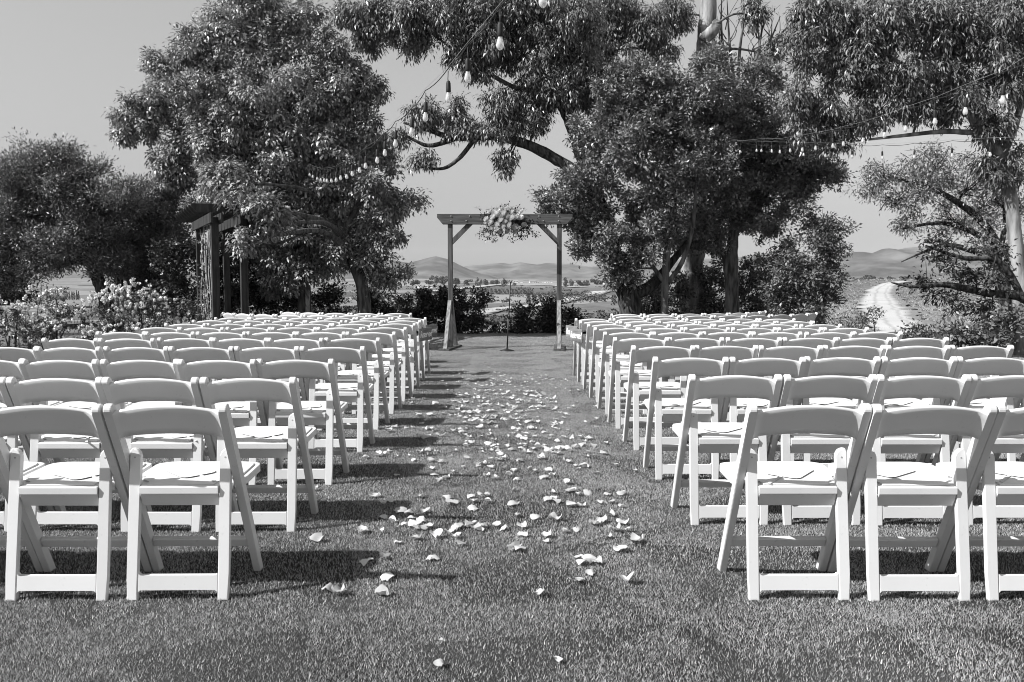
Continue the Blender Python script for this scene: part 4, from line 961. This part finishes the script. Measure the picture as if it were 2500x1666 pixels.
# ------------------------------------------------------------------ string lights
M_GLASS = mat('bulb_glass', 0.95, rough=0.06, spec=0.6)
M_GLASS.node_tree.nodes['Principled BSDF'].inputs['Transmission Weight'].default_value = 0.62
M_GLASS.node_tree.nodes['Principled BSDF'].inputs['IOR'].default_value = 1.2
BULB = lathe('glass', [(.012, 0), (.013, -.012), (.019, -.03), (.0225, -.046), (.0225, -.056), (.019, -.068), (.011, -.076), (.003, -.079)], 14)
SOCK = lathe('socket', [(.008, .078), (.012, .076), (.0165, .06), (.0175, .02), (.0175, .0), (.015, -.004)], 12)
FIL = tubes('filament', [([(-.006, 0, -.005), (-.006, 0, -.035), (0, 0, -.05), (.006, 0, -.035), (.006, 0, -.005)], [.0012] * 5)], 4)
def light_string(name_lbl, pts, ends, drop=.19):
    """pts: (px, py, d) bulb centres; ends: extra cable points before and after"""
    hang = []
    for i, (px, py, d) in enumerate(pts):
        c = P(px, py, d); s = 1.0
        t = empty('light_bulb', c + Vector((0, 0, .04))); t.rotation_euler = (random.uniform(-.07, .07), random.uniform(-.07, .07), 0)
        t.scale = ((.9 if 'left' in name_lbl else .78),) * 3
        tag(t, f'clear hanging bulb on the {name_lbl}, {ORD[i + 1]} from the camera', 'light bulb', 'bulbs on the light strings')
        link('glass', BULB, M_GLASS, t); link('socket', SOCK, M_RUBBER, t); link('filament', FIL, M_SCREW, t)
        L_ = drop - .04
        link('cord', tubes('cord', [([(0, 0, .07), (random.uniform(-.006, .006), 0, L_ * .6), (0, 0, L_)], [.0035] * 3)], 5), M_CABLE, t)
        hang.append(c + Vector((0, 0, drop)))
    a = [P(*e) for e in ends[0]]; b = [P(*e) for e in ends[1]]
    full = a + hang + b; path = []
    for i in range(len(full) - 1):
        L_ = (full[i + 1] - full[i]).length
        for k in range(5):
            f = k / 5; path.append(full[i].lerp(full[i + 1], f) - Vector((0, 0, .09 * L_ * f * (1 - f) * 1.2)))
    path.append(full[-1])
    c0 = path[0]
    t = empty('light_string_cable', c0); tag(t, f'black cable of the {name_lbl}', 'cable')
    link('cable', tubes('cable', [([p - c0 for p in path], [.0033] * len(path))], 5), M_CABLE, t)
    wire = [p - c0 + Vector((0, 0, .012)) for p in full]
    link('support_wire', tubes('support_wire', [(wire, [.0014] * len(wire))], 4), M_SCREW, t)
S1 = [(1325, 3, 4.15), (1221, 108, 4.6), (1142, 190, 5.25), (1095, 240, 5.8), (1039, 287, 6.45), (1005.7, 323, 7.1), (966, 351, 7.75), (940, 374, 8.4), (921, 392, 9.0), (893, 406, 9.7), (878, 416, 10.3), (860, 425, 10.95), (846, 432, 11.6), (832, 435, 12.25), (821, 440, 12.9), (809, 442, 13.5), (799, 442, 14.1), (792, 441, 14.7), (783, 440, 15.3), (775, 437, 15.9), (764, 432, 16.5), (756, 427, 17.0)]
light_string('left light string', S1, ([(1500, -190, 3.4)], [(753, 428, 19.1)]))
S2 = [(2448, 247, 5.9), (2357, 274, 6.6), (2282, 299, 7.3), (2211, 317, 8.0), (2159.5, 332, 8.7), (2107, 345, 9.4), (2059, 353, 10.1), (2033, 358, 10.7), (1991, 363, 11.4), (1959, 367, 12.1), (1929, 369, 12.8), (1904, 372, 13.5), (1884, 370, 14.2), (1859, 369, 14.9), (1847, 369, 15.5), (1807, 372, 16.2)]
light_string('upper right light string', S2, ([(2560, 110, 5.0)], [(1780, 340, 17.2)]))
S3 = [(2417, 379, 10.6), (2324, 381, 11.3), (2232, 385, 12.0), (2154, 387, 12.7), (2080, 384, 13.4), (2015, 381, 14.1), (1962, 379, 14.8)]
light_string('lower right light string', S3, ([(2560, 335, 9.6)], [(1800, 345, 17.2)]))

# ------------------------------------------------------------------ petals scattered on the aisle
def petal_mesh(seed):
    rnd = random.Random(seed); n = 6; V, F = [], []
    cup, twist, curl = rnd.uniform(.3, 1.2), rnd.uniform(-.9, .9), rnd.uniform(.4, 1.2) * rnd.choice((-1, 1))
    ph = rnd.uniform(0, 6.28)
    for j in range(n):
        s = j / (n - 1); w = (.26 + .74 * math.sin(min(1, s * 1.02 + .08) * math.pi * .62)) * (1 - .18 * max(0, s - .8) / .2)
        for i in range(n):
            u = i / (n - 1) * 2 - 1
            x, y = u * w * .5, (s - .5) * 1.05 - .12 * u * u * s
            z = cup * (u * u * .22 * (1 - .3 * s) + (s - .45) ** 2 * .42) + twist * u * (s - .5) * .35 + curl * .13 * math.sin(4.2 * s + u * 2.6 + ph) + rnd.uniform(-.05, .05)
            V.append((x, y, z))
    zm = min(v[2] for v in V); V = [(x, y, z - zm) for x, y, z in V]
    for j in range(n - 1):
        for i in range(n - 1): F.append((j * n + i, j * n + i + 1, (j + 1) * n + i + 1, (j + 1) * n + i))
    return mesh('rose_petal', V, F, True)
PET = [petal_mesh(k) for k in range(9)]
for me in PET: me.materials.append(M_PETAL)
pa = '''800,160 1265,160 720,185 1070,185 1110,188 680,208 720,212 790,230 880,218 905,208 1120,215 1150,218 1285,215 1330,212 1365,200 1400,192 1440,190 1515,212 1325,235 1355,240 625,258 745,265 775,262 815,278 845,285 930,262 905,285 1060,240 1085,252 1170,245 1200,262 1190,272 1125,292 1240,305 1300,300 1445,282 1480,250 1510,238 1545,285 1550,248 1670,245 1595,318 1000,292 1040,282 960,300 1070,288 905,330 940,345 1060,340 1185,345 1280,338 1350,350 1380,345 1330,372 1490,360 1705,342 705,362 740,372 780,382 820,375 850,380 900,372 930,385 1010,362 1080,370 1110,372 1150,370 1240,388 480,408 365,442 570,445 740,428 790,425 830,435 890,410 930,402 985,405 1080,405 1130,400 1180,410 1210,408 1280,425 1270,440 1390,385 1420,395 1450,385 1470,400 1400,415 1440,440 1350,440 1530,410 1570,415 1545,440 955,468 1000,460 1035,455 1010,435 1095,460 1130,475 1180,460 1205,468 1250,485 1380,480 1450,475 1490,480 1520,495 1600,485 1570,500 1700,492 760,485 800,482 640,485 600,490 755,510 795,525 830,520 855,530 930,522 1020,515 1040,510 1190,525 1210,515 1290,520 1330,515 1360,510 1590,530 1670,540 430,548 520,540 690,548 775,565 820,575 455,582 905,580 930,560 960,590 990,575 1010,600 1050,580 1070,560 1050,610 1000,615 870,598 945,600 985,555 1140,585 1170,590 1215,580 1275,600 1290,580 1350,605 1380,600 1440,608 1345,575 1570,618 1640,612 1665,570 1080,645 945,658 1240,660 1270,670 1375,660 1605,665 1935,652 215,652 165,685 480,668 530,670 555,680 780,668 785,690 590,720 630,725 820,715 1330,710 1490,698 1555,725 1280,735 1320,750 1720,695 1740,738 1800,740 1885,750 480,745 450,735 830,785 870,780 1015,790 1060,758 1050,815 1080,830 1175,815 1225,845 1280,800 1330,800 1300,835 1345,870 1390,832 1440,825 1500,835 1530,845 1570,840 1610,835 1650,840 1610,880 1610,775 1700,822 1750,825 1815,805 1915,812 175,855 440,862 505,845 70,895 235,900 1120,880 840,918 1035,925 1095,928 1145,915 1295,938 1455,900 1475,915 1870,865 1860,905 2000,880 385,930 525,940 600,948 970,965 1030,1000 1145,1005 1230,1020 1365,1005 1530,1020 1690,950 1775,1010 1835,990 1925,1045 240,1070 450,1050 565,1055 665,1055 660,1082 595,1100 1080,1092 1190,1065 1255,1100 1490,1085 1560,1065 1675,1130'''
pb = '''160,0 1300,5 505,40 760,40 600,72 560,88 655,128 700,132 795,128 925,50 950,78 1058,42 1075,70 1128,36 1155,72 1068,112 1300,82 1525,18 1535,50 1550,70 1500,60 1630,10 1675,30 1735,18 1840,30 1920,25 1640,92 1690,95 1795,80 1870,72 1925,98 555,160 605,186 680,200 720,165 735,205 780,228 770,185 815,215 745,225 1325,152 1430,160 1535,172 1780,150 1850,152 1770,200 1925,195 1810,182 175,292 435,242 538,248 740,285 865,272 940,250 990,212 1060,208 1095,232 1135,212 1205,210 1255,225 1350,218 975,275 1000,318 965,230 1355,265 1490,270 1495,300 1595,245 1665,232 1885,238 1955,240 1840,275 2010,298 1290,345 1340,348 1320,335 1915,350 560,395 455,420 835,400 1660,400 1700,425 1780,428 1735,410 1745,488 1675,530 1955,535 570,515 570,600 548,605 300,598 1450,605 890,878 875,1015 1555,992 240,572 640,308'''
pos = [ground(700 + float(a) / 2.353, 1200 + float(b) / 2.353) for a, b in (s.split(',') for s in pb.split())]
far = [ground(900 + float(a) / 3.485, 860 + float(b) / 3.485) for a, b in (s.split(',') for s in pa.split())]
pos += sorted(far, key=lambda g: g.y)
for i, g in enumerate(pos[:298]):
    o = bpy.data.objects.new('rose_petal', PET[i % 9]); COL.objects.link(o)
    s = random.uniform(.038, .066) * (.5 if g.y < 3.05 else 1.0); o.scale = (s * random.uniform(.85, 1.2), s, s * random.uniform(.8, 1.3)); flip = random.random() < .35
    o.rotation_euler = (random.uniform(-.22, .22) + (math.pi if flip else 0), random.uniform(-.22, .22), random.uniform(0, 6.283)); o.location = (g.x, g.y, .013 + (s * .30 if flip else 0))
    tag(o, 'loose white rose petal lying on the mown grass of the aisle', 'petal', 'rose petals scattered along the aisle')

V, F = [], []
rest = pos[298:] + [p + Vector((random.gauss(0, .25), random.gauss(0, .3), 0)) for p in random.sample(pos[110:], 190) for _ in range(1)]
for p in rest:
    me = random.choice(PET); b = len(V); m = Matrix.Translation((p.x, p.y, .013)) @ Matrix.Rotation(random.uniform(0, 6.283), 4, 'Z') @ Matrix.Scale(random.uniform(.025, .05), 4)
    V += [m @ v.co for v in me.vertices]; F += [tuple(b + i for i in f.vertices) for f in me.polygons]
tag(link('rose_petals', mesh('rose_petals', V, F, True), M_PETAL), 'smaller far rose petals strewn along the aisle', 'petals', kind='stuff')

# ------------------------------------------------------------------ valley haze
hz = link('haze', box('haze', (0, 0, 150), (19400, 19400, 420)), None)
hm = bpy.data.materials.new('haze_air'); hm.use_nodes = True
for n in list(hm.node_tree.nodes): hm.node_tree.nodes.remove(n)
vo = hm.node_tree.nodes.new('ShaderNodeVolumePrincipled'); vo.inputs['Color'].default_value = (.95, .95, .95, 1); vo.inputs['Density'].default_value = 0.000045; vo.inputs['Anisotropy'].default_value = 0.0
ho = hm.node_tree.nodes.new('ShaderNodeOutputMaterial'); hm.node_tree.links.new(vo.outputs[0], ho.inputs['Volume'])
hz.data.materials.append(hm); tag(hz, 'thin pale haze filling the valley air', 'haze', kind='stuff')
